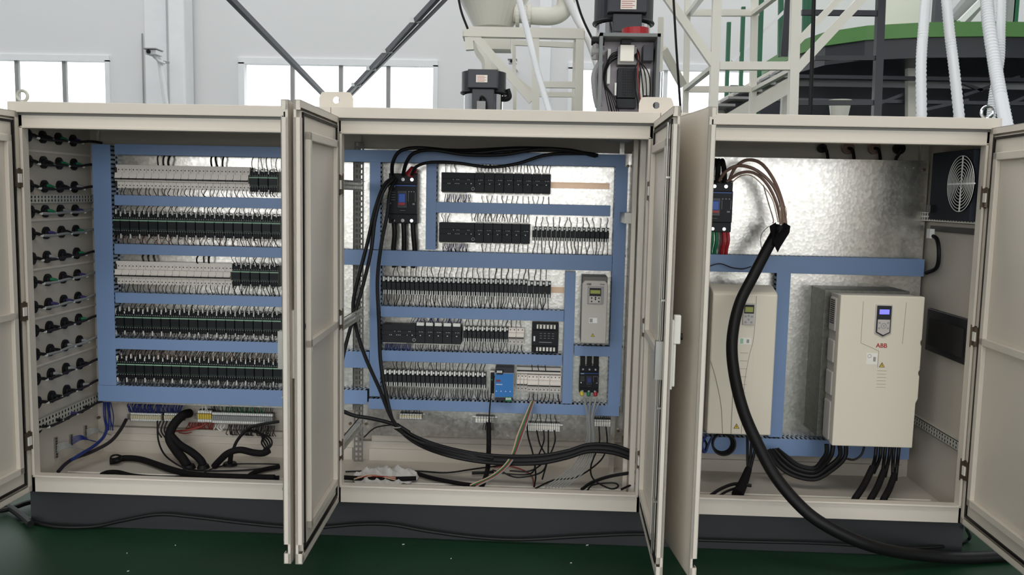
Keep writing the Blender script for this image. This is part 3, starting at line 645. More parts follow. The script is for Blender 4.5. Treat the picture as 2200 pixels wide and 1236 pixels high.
# ---------------------------------------------------------------- device kits
def kit_relay(w_, h, d=.07):
    r = thing('relay', '', 'relay', (0, 0, 0)); g = .0012; a, b_ = -w_/2+g, w_/2-g
    MB().box(a, b_, -d*.55, 0, -h/2, h/2).build('base', 'black', r)
    MB().box(a+.001, b_-.001, -d, -d*.5, -h*.2, h*.2).build('relay_block', 'plc', r)
    m = MB(); m.box(a+.001, a+w_*.42, -d*.8, -d*.5, h*.24, h*.5).box(a+w_*.55, b_-.002, -d*.75, -d*.5, h*.32, h*.44); m.build('label_clip', 'tag', r)
    m = MB(); [m.box(a+w_*q, a+w_*(q+.22), -d*.7, -d*.5, -h*.5, -h*.26) for q in (.12, .55)]; m.build('ferrules', 'tag', r)
    return r
def kit_board(w_, h, d=.06):
    r = thing('relay_board', '', 'circuit board', (0, 0, 0)); g = .0012; a, b_ = -w_/2+g, w_/2-g
    MB().box(a, b_, -d*.6, 0, -h*.5, h*.5).build('base_board', 'pcb', r)
    MB().box(a+.002, b_-.002, -d, -d*.5, -h*.22, h*.2).build('cover', 'pcb', r)
    MB().box(a, b_, -d-.002, -d+.001, h*.17, h*.21).build('edge_strip', 'strip', r)
    MB().box(a+.004, b_-.004, -d-.003, -d+.001, -h*.16, h*.14).build('chip', 'black', r)
    for s in (1, -1):
        m = MB()
        for i in range(4):
            x = a+(i+.1)*(b_-a)/4; m.box(x, x+(b_-a)/4*.8, -d*.95, -d*.5, s*h*.3 if s > 0 else -h*.46, h*.46 if s > 0 else -h*.28)
        m.build('terminal_block', 'black', r)
    m = MB()
    for i in range(4):
        x = a+(i+.5)*(b_-a)/4
        m.box(x-.0012, x+.0012, -d*.97, -d*.9, h*.28, h*.3).box(x-.0012, x+.0012, -d*.97, -d*.9, -h*.27, -h*.25)
    m.build('contact', 'tag', r)
    m = MB(); m.box(a, a+.0045, -d*1.05, -d*.8, h*.36, h*.56).box(a+w_*.5, a+w_*.5+.0045, -d*1.05, -d*.8, h*.46, h*.66).box(a, a+.0045, -d*1.05, -d*.8, -h*.6, -h*.4); m.build('wire_tag', 'tag', r)
    m = MB()
    for i in range(2): m.torus((a+w_*(.3+.4*i), -d*.8, h*.52), .009, .002, 'y', 10, 4)
    m.torus((a+w_*.3, -d*.8, -h*.52), .008, .0018, 'y', 10, 4); m.build('jumper_loop', 'rub', r)
    return r
def kit_mcb(w_, h, poles, d=.07, lever=True):
    r = thing('circuit_breaker', '', 'circuit breaker', (0, 0, 0)); g = .0008; a, b_ = -w_/2+g, w_/2-g
    MB().box(a, b_, -d*.6, 0, -h/2, h/2).build('body', 'white', r)
    MB().box(a, b_, -d, -d*.55, -h*.16, h*.22).build('front_block', 'white', r)
    MB().box(a+.001, b_-.001, -d-.012, -d+.001, -h*.10, -h*.03).build('lever', 'ink', r)
    MB().box(a+.001, b_-.001, -d-.008, -d+.001, -h*.03, h*.03).build('lever_guard', 'white', r)
    m = MB(); pw = w_/poles
    for i in range(poles):
        x = -w_/2+(i+.5)*pw
        for z in (h*.37, -h*.37): m.cyl((x, -d*.6-.0012, z), (x, -d*.6+.002, z), .0034, n=8)
    m.build('screw', 'ink', r); return r
def kit_terminal(w_, h, m_='ivory', d=.05):
    r = thing('terminal_block', '', 'terminal', (0, 0, 0)); a, b_ = -w_/2+w_*.1, w_/2-w_*.1
    MB().box(a, b_, -d, 0, -h*.22, h*.22).build('body', m_, r)
    MB().box(-w_/2+.0004, w_/2-.0004, -d*.5, 0, -h*.5, h*.5).build('foot', 'plc' if m_ != 'grey' else 'dgrey', r)
    m = MB()
    for z in (h*.38, -h*.38): m.box(a, b_, -d*.9, -d*.45, z-h*.11, z+h*.11)
    m.build('wire_tag', 'tag', r); return r
ORD = ('first second third fourth fifth sixth seventh eighth ninth tenth eleventh twelfth thirteenth fourteenth fifteenth sixteenth seventeenth eighteenth nineteenth twentieth '+' '.join('twenty'+x for x in 'first second third fourth fifth sixth seventh eighth ninth'.split())+' thirtieth thirtyfirst').split()
def row(kit, n, px0, px1, yc, h_px, where, group, Y=YPL, names=('leftmost', 'rightmost'), rr=None, fn=None, **kw):
    a = at(px0, yc, Y-.05); b_ = at(px1, yc, Y-.05); w_ = (b_.x-a.x)/n
    hh = h_px*(Y-.05-CY)/FPX
    proto = kit(w_, hh, **kw); out = []
    for i in range(n):
        loc = (a.x+w_*(i+.5), Y, a.z)
        nm = 'first' if i == 0 else 'last' if i == n-1 else None
        lab = where+', '+('leftmost' if i == 0 else 'rightmost' if i == n-1 else ORD[i]+' from left')
        if i == 0: proto.location = loc; proto['label'] = lab; proto['group'] = group; o = proto
        else: o = copy_thing(proto, loc, lab, group)
        out.append(o)
    return out, a, b_
def rail(label, px0, px1, yc, m='copper', hpx=13):
    a = at(px0, yc, YPL-.01); b_ = at(px1, yc, YPL-.01); h = hpx*.0026
    r = thing('mounting_rail', label, 'rail', ((a.x+b_.x)/2, YPL, a.z))
    MB().box(a.x, b_.x, YPL-.006, YPL-.001, a.z-h/2, a.z+h/2).build('rail_bed', m, r)
    t = MB(); t.box(a.x, b_.x, YPL-.012, YPL-.006, a.z+h/2-.005, a.z+h/2).box(a.x, b_.x, YPL-.012, YPL-.006, a.z-h/2, a.z-h/2+.005); t.build('rail_lip', m, r)
    return r

# left cabinet rows -------------------------------------------------
row(kit_mcb, 18, 250, 536, 381, 46, 'white two-pole breaker in the upper white row of the left cabinet', 'white breakers in the upper row', poles=2)
row(kit_board, 3, 536, 598, 390, 44, 'green relay board right of the upper white breaker row', 'green boards beside the upper breaker row')
row(kit_board, 18, 240, 604, 482, 50, 'dark green relay board in the topmost full board row', 'green boards in the topmost full row')
row(kit_mcb, 16, 250, 498, 588, 46, 'white two-pole breaker in the lower white row of the left cabinet', 'white breakers in the lower row', poles=2)
row(kit_board, 5, 498, 600, 592, 46, 'green relay board right of the lower white breaker row', 'green boards beside the lower breaker row')
row(kit_board, 18, 249, 605, 690, 50, 'dark green relay board under the lower white breaker row', 'green boards in the middle row')
row(kit_board, 18, 253, 607, 791, 50, 'dark green relay board in the lowest board row', 'green boards in the lowest row')
for (a, b_, yc, lab) in ((250, 536, 381, 'upper'), (250, 498, 588, 'lower')):
    q0 = at(a-2, yc-22, YPL-.05); q1 = at(b_, yc-22, YPL-.05)
    o = MB().box(q0.x, q1.x, YPL-.045, YPL-.02, q0.z-.004, q0.z+.014).build('busbar', 'white'); tag(o, 'long white busbar cover on top of the %s white breaker row' % lab, 'busbar')
    o = MB().box(q0.x, q0.x+.004, YPL-.06, YPL, q0.z-.11, q0.z).build('end_stop', 'ink'); tag(o, 'black end stop at the left of the %s white breaker row' % lab, 'end stop')
wl = 'thin dark leads '
wires('lead_wires', wl+'below the upper white breakers', 258, 536, 402, 420, 52, 'wire', .62, 3)
wires('lead_wires', wl+'above the green boards right of the upper breakers', 540, 600, 366, 335, 10, 'rub', .62, 2)
wires('lead_wires', wl+'below the green boards right of the upper breakers', 540, 600, 408, 422, 14, 'rub', .62, 2)
wires('lead_wires', wl+'above the topmost full green board row', 246, 600, 462, 441, 52, 'wire', .62, 4)
wires('lead_wires', wl+'below the topmost full green board row', 246, 600, 500, 526, 70, 'wbrown', .62, 6)
wires('lead_wires', 'black leads below the topmost full green board row', 246, 600, 500, 526, 40, 'rub', .618, 6)
wires('lead_wires', wl+'below the lower white breakers', 258, 498, 608, 630, 48, 'wire', .62, 3)
wires('lead_wires', wl+'above the green boards right of the lower breakers', 500, 600, 572, 548, 20, 'rub', .62, 4)
wires('lead_wires', wl+'below the green boards right of the lower breakers', 500, 600, 610, 634, 28, 'rub', .62, 4)
wires('lead_wires', wl+'above the green board row under the lower breakers', 258, 600, 672, 650, 60, 'wire', .62, 4)
wires('lead_wires', wl+'below the green board row under the lower breakers', 258, 600, 710, 729, 90, 'wire', .62, 5)
wires('lead_wires', 'dense leads above the lowest green board row', 262, 600, 772, 750, 120, 'wire', .62, 5)
wires('lead_wires', 'brownish leads above the lowest green board row', 262, 600, 772, 750, 60, 'wbrown', .615, 6)
wires('lead_wires', 'dense leads below the lowest green board row', 262, 600, 812, 830, 120, 'wire', .62, 5)
for (px, ya, yb, lab, m_) in ((335, 333, 357, 'four dark cables left above the upper white breakers', 'rub'), (450, 334, 358, 'four dark cables right above the upper white breakers', 'rub'),
                          (305, 546, 567, 'thick black cables left above the lower white breakers', 'rub'), (422, 547, 568, 'thick black cables right above the lower white breakers', 'rub')):
    wires('supply_cables', lab, px, px+34, yb, ya, 4, m_, .63, 2, .004)

# middle cabinet controllers -------------------------------------------------
def controller(label, px0, px1, yt, yb, mods, tags=False):
    Y = YPL-.085; a = at(px0, yt, Y); b_ = at(px1, yb, Y); zt_ = a.z; zb_ = at(px0, yb, Y).z
    r = thing('controller', label, 'controller', (a.x, YPL, zb_))
    cuts = [a.x]+[at(m_, yt, Y).x for m_ in mods]+[at(px1, yt, Y).x]
    h = zt_-zb_
    for i, (x0, x1) in enumerate(zip(cuts, cuts[1:])):
        m = MB(); m.box(x0+.0008, x1-.0008, Y+.004, YPL, zb_, zt_).box(x0+.0008, x1-.0008, Y, Y+.006, zb_+.002, zb_+h*.42).box(x0+.0008, x1-.0008, Y+.001, Y+.006, zb_+h*.45, zb_+h*.66).box(x0+.0008, x1-.0008, Y, Y+.006, zb_+h*.68, zt_-.002)
        mo = m.build('module', 'plc', r, bevel=.0015)
        k = MB(); cx_ = (x0+x1)/2 if i else x1-.02
        for dx in ((-.006, .004, .012) if i else (-.10, -.08, -.07, -.02, -.012)): k.box(cx_+dx, cx_+dx+.003, Y-.001, Y+.002, zb_+h*.62, zb_+h*.65)
        k.box(cx_-.002, cx_+.004, Y-.001, Y+.002, zb_+h*.42, zb_+h*.46)
        if not i:
            for dx in (-.13, -.12, -.09, -.08, -.07, -.03): k.box(cx_+dx, cx_+dx+.004, Y-.001, Y+.002, zb_+h*.42, zb_+h*.45)
        k.build('indicator', 'tag', mo)
        k = MB(); n = max(3, int((x1-x0)/.008)); [k.box(x0+.004+(x1-x0-.008)*q/n, x0+.004+(x1-x0-.008)*(q+.7)/n, Y+.015, Y+.035, zb_-.006, zb_) for q in range(n if i else int(n*.75))]
        if i: [k.box(x0+.004+(x1-x0-.008)*q/n, x0+.004+(x1-x0-.008)*(q+.7)/n, Y+.015, Y+.035, zt_, zt_+.007) for q in range(n)]
        k.build('connector', 'pale', mo)
        if tags and i > 0: MB().box(x0+.006, x1-.006, Y-.003, Y+.002, zt_-.002, zt_+.016).build('name_tag', 'tag', mo)
    k = MB().torus((cuts[1]-.008, Y-.001, zb_+h*.18), .008, .0022, 'y', 16, 6); k.build('latch', 'grey', r)
    return r
controller('charcoal controller with expansion modules in the top row, left of the bare rail', 948, 1184, 370, 412, [1020, 1041, 1063, 1083, 1104, 1124, 1144, 1164])
controller('charcoal controller with expansion modules left of the short relay row', 943, 1139, 478, 520, [1020, 1039, 1059, 1079, 1100, 1119])
rc = controller('charcoal controller with white name tags in the lower left of the middle cabinet', 821, 991, 697, 736, [893, 913, 932, 951, 971], True)
rail('bare DIN rail with reddish sheen right of the top controller', 1150, 1310, 397); rail('short brass-coloured rail left of the small drive', 1150, 1212, 622, 'copper')
row(kit_relay, 16, 1143, 1309, 502, 30, 'slim black relay in the short row right of a controller', 'relays in the short upper row')
row(kit_relay, 31, 822, 1133, 613, 38, 'slim black relay in the longest relay row of the middle cabinet', 'relays in the longest row')
row(kit_relay, 4, 1133, 1184, 622, 36, 'wider black relay at the end of the longest relay row', 'wider relays beside the short rail')
row(kit_relay, 10, 995, 1092, 718, 34, 'slim black relay between the tagged controller and the white fuses', 'relays beside the white fuses')
row(kit_relay, 22, 825, 1044, 812, 36, 'slim black relay in the lowest relay row', 'relays in the lowest row')
row(kit_mcb, 2, 1092, 1126, 722, 36, 'small white two-pole breaker left of the black filter', 'white breakers beside the black filter', poles=2)
row(kit_mcb, 3, 1110, 1133, 822, 37, 'single-pole white breaker beside the blue power supply', 'single-pole breakers', poles=1)
row(kit_mcb, 3, 1133, 1205, 824, 38, 'three-pole white breaker under the white busbar', 'three-pole breakers', poles=3)
q0 = at(1110, 800, YPL-.05); q1 = at(1205, 800, YPL-.05)
r = thing('busbar', 'white busbar box with dark groove above the breakers beside the blue supply', 'busbar', (q0.x, YPL, q0.z))
MB().box(q0.x, q1.x, YPL-.05, YPL, q0.z-.006, q0.z+.03).build('housing', 'white', r); MB().box(q0.x+.002, q1.x-.002, YPL-.052, YPL-.049, q0.z+.006, q0.z+.014).build('groove', 'ink', r)
wires('lead_wires', wl+'below the top controller', 956, 1012, 417, 435, 26, 'purple', .62, 3); wires('lead_wires', wl+'below the top controller modules', 1030, 1184, 420, 437, 24, 'wire', .62, 2)
wires('lead_wires', wl+'above the top controller modules', 1022, 1184, 368, 352, 34, 'rub', .63, 3); wires('lead_wires', 'few dark leads above the top controller body', 952, 985, 370, 352, 5, 'rub', .63, 3)
wires('lead_wires', 'violet leads below the second controller', 950, 1006, 523, 540, 30, 'purple', .62, 3); wires('lead_wires', wl+'below the second controller modules', 1030, 1139, 524, 540, 18, 'wire', .62, 2)
wires('lead_wires', wl+'above the second controller modules', 1012, 1139, 475, 459, 36, 'wire', .63, 3); wires('lead_wires', 'few dark leads above the second controller body', 950, 965, 478, 459, 4, 'rub', .63, 3)
wires('lead_wires', wl+'above the short relay row', 1145, 1309, 487, 466, 22, 'wire', .62, 4); wires('lead_wires', wl+'below the short relay row', 1145, 1309, 517, 545, 34, 'wire', .62, 4, .0018)
wires('lead_wires', wl+'above the longest relay row', 840, 1180, 594, 572, 46, 'wire', .62, 3, .0018); wires('lead_wires', wl+'below the longest relay row', 824, 1180, 632, 659, 110, 'wire', .62, 4, .0018)
wires('lead_wires', 'blue leads below the tagged controller', 828, 884, 738, 754, 34, 'wblue', .62, 3); wires('lead_wires', wl+'below the tagged controller modules', 890, 991, 740, 755, 30, 'wire', .62, 3)
wires('lead_wires', wl+'above the tagged controller modules', 880, 991, 695, 682, 30, 'wblue', .63, 3)
wires('lead_wires', wl+'above the relays by the white fuses', 995, 1092, 700, 684, 18, 'wire', .62, 3); wires('lead_wires', wl+'below the relays by the white fuses', 995, 1092, 734, 757, 28, 'wire', .62, 3)
wires('lead_wires', wl+'above the small white breakers by the filter', 1094, 1124, 704, 689, 5, 'rub', .62, 2); wires('lead_wires', wl+'below the small white breakers by the filter', 1094, 1124, 742, 762, 7, 'rub', .62, 3)
wires('lead_wires', wl+'above the lowest relay row', 842, 1044, 794, 775, 36, 'wire', .62, 3, .0018); wires('lead_wires', wl+'below the lowest relay row', 826, 1050, 832, 858, 70, 'wire', .62, 4, .0018)
wires('lead_wires', wl+'below the three-pole breakers', 1133, 1203, 846, 864, 14, 'rub', .62, 3, .002); wires('lead_wires', 'black leads looping onto the white busbar', 1136, 1180, 797, 784, 6, 'rub', .58, 2)

# black mains filter
Y = YPL-.09; a = at(1143, 695, Y); b_ = at(1199, 760, Y)
r = thing('mains_filter', 'black box-shaped filter with screw terminals left of the small drive', 'filter', (a.x, YPL, b_.z))
h = a.z-b_.z; w_ = b_.x-a.x
MB().box(a.x, b_.x, Y+.02, YPL, b_.z, a.z).build('housing', 'black', r, bevel=.003); MB().box(a.x, b_.x, Y, Y+.03, b_.z+h*.24, b_.z+h*.76).build('front_cover', 'black', r, bevel=.003)
for zz in (b_.z+h*.06, b_.z+h*.82):
    MB().box(a.x+w_*.18, b_.x-w_*.12, Y+.008, Y+.03, zz, zz+h*.13).build('terminal_strip', 'pale', r); t = MB(); [t.box(a.x+w_*(.24+.13*k_), a.x+w_*(.29+.13*k_), Y+.004, Y+.01, zz, zz+h*.13) for k_ in range(5)]; t.build('divider', 'ink', r)
MB().box(a.x+w_*.07, a.x+w_*.13, Y-.001, Y+.002, b_.z+h*.4, b_.z+h*.57).build('sticker', 'tag', r)
t = MB(); [t.box(a.x+w_*(.3+.15*k_), a.x+w_*(.38+.15*k_), Y-.001, Y+.001, b_.z+h*zz, b_.z+h*(zz+.012)) for k_ in range(4) for zz in (.66, .58, .5)]; t.box(a.x+w_*.28, a.x+w_*.75, Y-.001, Y+.001, b_.z+h*.36, b_.z+h*.38); t.build('print', 'grey', r)
# blue power supply
Y = YPL-.11; a = at(1064, 801, Y); b_ = at(1102, 855, Y); h = a.z-b_.z; w_ = b_.x-a.x
r = thing('power_supply', 'blue-faced power supply beside the white breakers', 'power supply', (a.x, YPL, b_.z))
MB().box(a.x, b_.x, Y+.004, YPL, b_.z-.018, a.z+.03).build('housing', 'dark', r); MB().box(a.x-.003, b_.x+.003, Y, Y+.01, b_.z, a.z).build('face_frame', 'grey', r)
MB().box(a.x, b_.x, Y-.003, Y+.002, b_.z+.003, a.z-.003).build('face', 'psu', r)
for (x_, z_) in ((a.x+.02, a.z), (b_.x-.03, b_.z-.012)): MB().box(x_-.012, x_+.024, Y-.008, Y+.02, z_-.008, z_+.018).build('connector', 'wgreen' if z_ < a.z-.05 else 'black', r); t = MB(); [t.box(x_-.010+.008*k_, x_-.005+.008*k_, Y-.010, Y-.006, z_+.001, z_+.014) for k_ in range(4)]; t.build('terminal', 'tag', r)
MB().box(a.x+.006, a.x+.03, Y-.0045, Y-.002, a.z-h*.36, a.z-h*.28).build('logo', 'wred', r); t = MB(); t.box(a.x+.006, a.x+.042, Y-.0045, Y-.002, a.z-h*.48, a.z-h*.455); [t.box(a.x+.006+k_*.026, a.x+.012+k_*.026, Y-.0045, Y-.002, a.z-h*.76, a.z-h*.73) for k_ in range(4)]; t.build('print', 'tag', r)
a = at(1053, 798, YPL-.07); b_ = at(1062, 848, YPL-.07); r = thing('socket_relay', 'narrow black module with white frame left of the blue power supply', 'relay', (a.x, YPL, b_.z))
MB().box(a.x, b_.x, YPL-.07, YPL, b_.z, a.z).build('base', 'pale', r); MB().box(a.x+.004, b_.x-.002, YPL-.085, YPL-.068, b_.z+.01, a.z-.005).build('front', 'black', r); MB().cyl(((a.x+b_.x)/2, YPL-.086, a.z-.045), ((a.x+b_.x)/2, YPL-.09, a.z-.045), .005).build('knob', 'wgreen', r)

# ---------------------------------------------------------------- moulded-case breakers
def moulded(label, px0, px1, yt, yb, d, brand, lever=('blue', 'red'), tails=None, cutoff=False):
    Y = YPL-d; a = at(px0, yt, Y); x1 = at(px1, yt, Y).x; zb_ = at(px0, yb, Y).z; w_ = x1-a.x; h = a.z-zb_; x0 = a.x; zt_ = a.z
    r = thing('main_breaker', label, 'circuit breaker', (x0+w_/2, YPL, zb_))
    MB().box(x0, x1, Y+.02, YPL, zb_, zt_).build('case', 'black', r, bevel=.003)
    MB().box(x0+.001, x1-.001, Y, Y+.03, zb_+h*.19, zb_+h*.79).build('front_cover', 'black', r, bevel=.003)
    MB().box(x0+w_*.33, x0+w_*.66, Y-.008, Y+.002, zb_+h*.31, zb_+h*.66).build('lever_frame', 'dark', r, bevel=.002)
    lv = MB().box(x0+w_*.38, x0+w_*.61, Y-.02, Y-.006, zb_+h*.42, zb_+h*.60).build('lever', lever[0], r, bevel=.003)
    if lever[1]: MB().box(x0+w_*.38, x0+w_*.61, Y-.0215, Y-.006, zb_+h*.37, zb_+h*.42).build('lever_mark', lever[1], lv)
    MB().box(x0+w_*.02, x1-w_*.04, Y-.001, Y+.002, zb_+h*.75, zb_+h*.765).build('blue_line', 'blue', r)
    text('brand_mark', brand, (x0+w_*.14, Y-.0015, zb_+h*.735), h*.045, 'tag', r)
    t = MB(); t.box(x0+w_*.70, x0+w_*.71, Y-.001, Y+.001, zb_+h*.44, zb_+h*.62); t.box(x0+w_*.94, x0+w_*.95, Y-.001, Y+.001, zb_+h*.44, zb_+h*.62)
    for k_ in range(4): t.box(x0+w_*.03, x0+w_*.25, Y-.001, Y+.001, zb_+h*(.47+.05*k_), zb_+h*(.475+.05*k_))
    for k_ in range(3): t.box(x0+w_*(.70+.09*k_), x0+w_*(.74+.09*k_), Y-.001, Y+.001, zb_+h*.63, zb_+h*.65)
    t.box(x0+w_*.85, x0+w_*.93, Y-.001, Y+.001, zb_+h*.38, zb_+h*.41).box(x0+w_*.42, x0+w_*.6, Y-.001, Y+.001, zb_+h*.26, zb_+h*.265); t.build('print', 'grey', r)
    MB().cyl((x0+w_*.08, Y-.001, zb_+h*.40), (x0+w_*.08, Y+.001, zb_+h*.40), .0035).build('test_button', 'tag', r)
    for s in (.17, .5, .81):
        for zz in (zb_+h*.06, zb_+h*.88):
            q = V(x0+w_*s, Y+.02, zz); MB().cyl(q, q-V(0, .006, 0), h*.035, n=12).build('terminal_screw', 'chrome', r)
    t = MB(); [t.cyl((x0+w_*s, Y+.0185, zz), (x0+w_*s, Y+.0205, zz), h*.012, n=8) for s in (.01+.02, .335, .655, .97) for zz in (zb_+h*.14, zb_+h*.82)]; t.build('vent', 'ink', r)
    return r, x0, x1, zb_, zt_, Y
r, x0, x1, zb_, zt_, Y = moulded('large black three-pole breaker with blue lever in the middle cabinet', 834, 896, 372, 480, .1, 'CHNT')
MB().cyl((x0+.115, Y+.04, zt_-.01), (x0+.14, Y+.03, zt_+.03), .03, .02).build('boot', 'red', r)
for i, s in enumerate((.17, .5, .83)):
    x = x0+(x1-x0)*s; o = MB().tube([(x, Y+.04, zb_+.01), (x+.005, Y+.035, zb_-.06), (x-.004+.008*i, Y+.045, zb_-.16), (x, Y+.06, zb_-.25)], .014, 10).build('power_cable', 'rub')
    tag(o, 'short thick black cable under the large breaker of the middle cabinet, %s' % ('left pole', 'centre pole', 'right pole')[i], 'cable', 'black cables below the large breaker')
r, x0, x1, zb_, zt_, Y = moulded('large black three-pole breaker beside the thick cut cable in the right cabinet', 1497, 1577, 386, 498, .1, 'CHNT')
for i, (s, mcol) in enumerate(((.1, 'wyel'), (.32, 'wyel'), (.5, 'wgreen'), (.62, 'wgreen'), (.82, 'red'), (.93, 'red'))):
    x = x0+(x1-x0)*s; o = MB().tube([(x, Y+.04, zb_+.01), (x+.003, Y+.03, zb_-.05), (x-.002, Y+.045, zb_-.11), (x+.008, Y+.06, zb_-.18)], .011, 10).build('power_cable', mcol)
    tag(o, '%s cable below the breaker of the right cabinet, %s' % (('yellow', 'yellow', 'green', 'green', 'red', 'red')[i], ('outer', 'inner')[i % 2]), 'cable', 'coloured cables below the right breaker')
r, x0, x1, zb_, zt_, Y = moulded('small black breaker with dark blue lever under the small drive', 1246, 1288, 788, 845, .08, 'CHNT', ('wblue', None))
for i, mcol in enumerate(('yel', 'wgreen', 'red')):
    x = x0+(x1-x0)*(.15+.35*i); MB().cyl((x, Y+.02, zb_-.02), (x, Y+.03, zb_+.005), .010, .014).build('boot', mcol, r)
    o = MB().box(x-.013, x+.013, Y+.01, YPL, zt_, zt_+.055).build('busbar_tail', 'rub', r)

# ---------------------------------------------------------------- small wall drive
Y = YPL-.19; a = at(1252, 603, Y); b_ = at(1302, 738, Y); x0, x1, zt_, zb_ = a.x, b_.x, a.z, at(1252, 738, Y).z; w_ = x1-x0; h = zt_-zb_
r = thing('small_drive', 'small grey-beige frequency drive in the middle cabinet', 'drive', (x0+w_/2, YPL, zb_))
MB().box(x0-.0, x1-.0, Y+.03, YPL, zb_-.005, zt_+.02).build('chassis', 'dgrey', r, bevel=.004)
poly = [(x0, zb_), (x1, zb_), (x1+.002, zt_-.02), (x1-.012, zt_), (x0+.012, zt_), (x0-.002, zt_-.02)]
MB().prism(poly, Y, Y+.06).build('cover', 'beige2', r, bevel=.006)
MB().box(x0+w_*.2, x1-w_*.16, Y-.004, Y+.001, zt_-h*.37, zt_-h*.085).build('panel_bezel', 'grey', r, bevel=.004)
pn = MB().box(x0+w_*.27, x1-w_*.26, Y-.008, Y-.003, zt_-h*.36, zt_-h*.10).build('keypad', 'beige2', r, bevel=.003)
MB().box(x0+w_*.28, x1-w_*.27, Y-.0095, Y-.006, zt_-h*.24, zt_-h*.11).build('bezel', 'plc', pn); MB().box(x0+w_*.31, x1-w_*.30, Y-.0105, Y-.008, zt_-h*.2, zt_-h*.145).build('display', 'lcd', pn)
t = MB(); [t.cyl((x0+w_*xx, Y-.0085, zt_-h*zz), (x0+w_*xx, Y-.0105, zt_-h*zz), .0045, n=10) for xx, zz in ((.37, .27), (.52, .262), (.66, .27), (.52, .29), (.37, .325), (.66, .325))]; t.build('button', 'plc', pn)
text('brand_mark', 'ABB', (x0+w_*.25, Y-.001, zt_-h*.055), h*.042, 'ink', r); text('model_mark', 'ACS550', (x0+w_*.78, Y-.001, zt_-h*.055), h*.022, 'ink', r)
MB().box(x0+w_*.3, x0+w_*.62, Y-.001, Y+.001, zb_+h*.33, zb_+h*.41).build('sticker', 'tag', r); MB().box(x0+w_*.32, x0+w_*.44, Y-.0018, Y-.0005, zb_+h*.34, zb_+h*.40).build('print', 'grey', r)
def warn(parent, c, s, Y):
    cx_, cz_ = c; o = MB().prism([(cx_-s, cz_-s*.8), (cx_+s, cz_-s*.8), (cx_, cz_+s)], Y-.0015, Y+.001).build('warning_sign', 'ink', parent)
    MB().prism([(cx_-s*.75, cz_-s*.65), (cx_+s*.75, cz_-s*.65), (cx_, cz_+s*.7)], Y-.0022, Y-.001).build('yellow_field', 'yel', o)
    MB().prism([(cx_+s*.05, cz_+s*.4), (cx_-s*.18, cz_-s*.05), (cx_+.0, cz_-s*.05), (cx_-s*.05, cz_-s*.5), (cx_+s*.2, cz_+s*.06), (cx_+s*.02, cz_+s*.06)], Y-.003, Y-.0018).build('flash', 'ink', o)
warn(r, (x0+w_*.46, zb_+h*.135), .011, Y)
t = MB(); [t.box(x0+.006+k_*(w_-.02)/4, x0+.018+k_*(w_-.02)/4, Y+.08, YPL, zb_-.022, zb_) for k_ in range(5)]; t.build('bottom_clamps', 'grey', r)

# ---------------------------------------------------------------- the two large drives
Y = .38; a = at(1532, 626, Y); x0 = a.x; x1 = at(1672, 626, Y).x; zt_ = a.z; zb_ = at(1522, 934, Y).z; w_ = x1-x0; h = zt_-zb_
r = thing('large_drive', 'large cream drive with yellow display behind the thick black cable', 'drive', (x0+w_/2, YPL, zb_))
MB().box(x0-.02, x1-.012, Y+.08, YPL, zb_-.01, zt_+.01).build('chassis', 'dgrey', r, bevel=.004)
poly = [(Y, zb_+.004), (Y, zt_-.012), (Y+.02, zt_), (Y+.13, zt_+.03), (Y+.14, zt_+.02), (Y+.14, zb_)]
MB().prism(poly, x0, x1, 'x').build('cover', 'beige', r, bevel=.008)
t = MB(); [t.box(x0-.0225, x0-.019, Y+.10, YPL-.03, zt_-.05-k_*.016, zt_-.043-k_*.016) for k_ in range(24)]; t.build('side_vents', 'ink', r)
MB().box(x0+w_*.38, x0+w_*.67, Y-.002, Y+.001, zb_+.01, zt_-.02).build('centre_panel', 'beige', r, bevel=.002)
def seam(parent, pts, Y, wd_=.0016, nm='cover_seam'):
    mb = MB(); 
    P = [Vector((p[0], Y-.0022, p[1])) for p in pts]; mb.tube(P, wd_, 4, 5); return mb.build(nm, 'line', parent)
seam(r, [(x0+w_*.67, zt_-.02), (x0+w_*.66, zt_-h*.3), (x0+w_*.6, zt_-h*.45), (x0+w_*.55, zt_-h*.65), (x0+w_*.54, zb_+.01)], Y); seam(r, [(x0+w_*.375, zt_-.02), (x0+w_*.38, zb_+.01)], Y)
seam(r, [(x0+.003, zb_+h*.52), (x0+w_*.1, zb_+h*.4), (x0+w_*.2, zb_+h*.22), (x0+w_*.25, zb_+.01)], Y)
pn = MB().box(x0+w_*.47, x0+w_*.65, Y-.012, Y, zt_-h*.225, zt_-h*.075).build('keypad', 'beige2', r, bevel=.003)
MB().box(x0+w_*.485, x0+w_*.635, Y-.0135, Y-.01, zt_-h*.145, zt_-h*.085).build('bezel', 'plc', pn); MB().box(x0+w_*.5, x0+w_*.62, Y-.0145, Y-.012, zt_-h*.135, zt_-h*.10).build('display', 'lcd', pn)
t = MB(); [t.cyl((x0+w_*xx, Y-.0125, zt_-h*zz), (x0+w_*xx, Y-.0145, zt_-h*zz), .006, n=10) for xx, zz in ((.51, .165), (.56, .16), (.61, .165), (.56, .185), (.515, .205), (.605, .205))]; t.build('button', 'grey', pn)
st = MB().box(x0+w_*.43, x0+w_*.62, Y-.0035, Y-.001, zt_-h*.36, zt_-h*.315).build('sticker', 'pale', r); MB().box(x0+w_*.45, x0+w_*.5, Y-.0045, Y-.003, zt_-h*.355, zt_-h*.32).build('symbol', 'strip', st); MB().box(x0+w_*.55, x0+w_*.59, Y-.0045, Y-.003, zt_-h*.35, zt_-h*.325).build('code_panel', 'grey', st)
for k_ in range(6): MB().box(x0+w_*.46, x0+w_*.58, Y-.0032, Y-.0015, zt_-h*(.42+.055*k_)-.001, zt_-h*(.42+.055*k_)+.001).build('moulded_line', 'line', r)
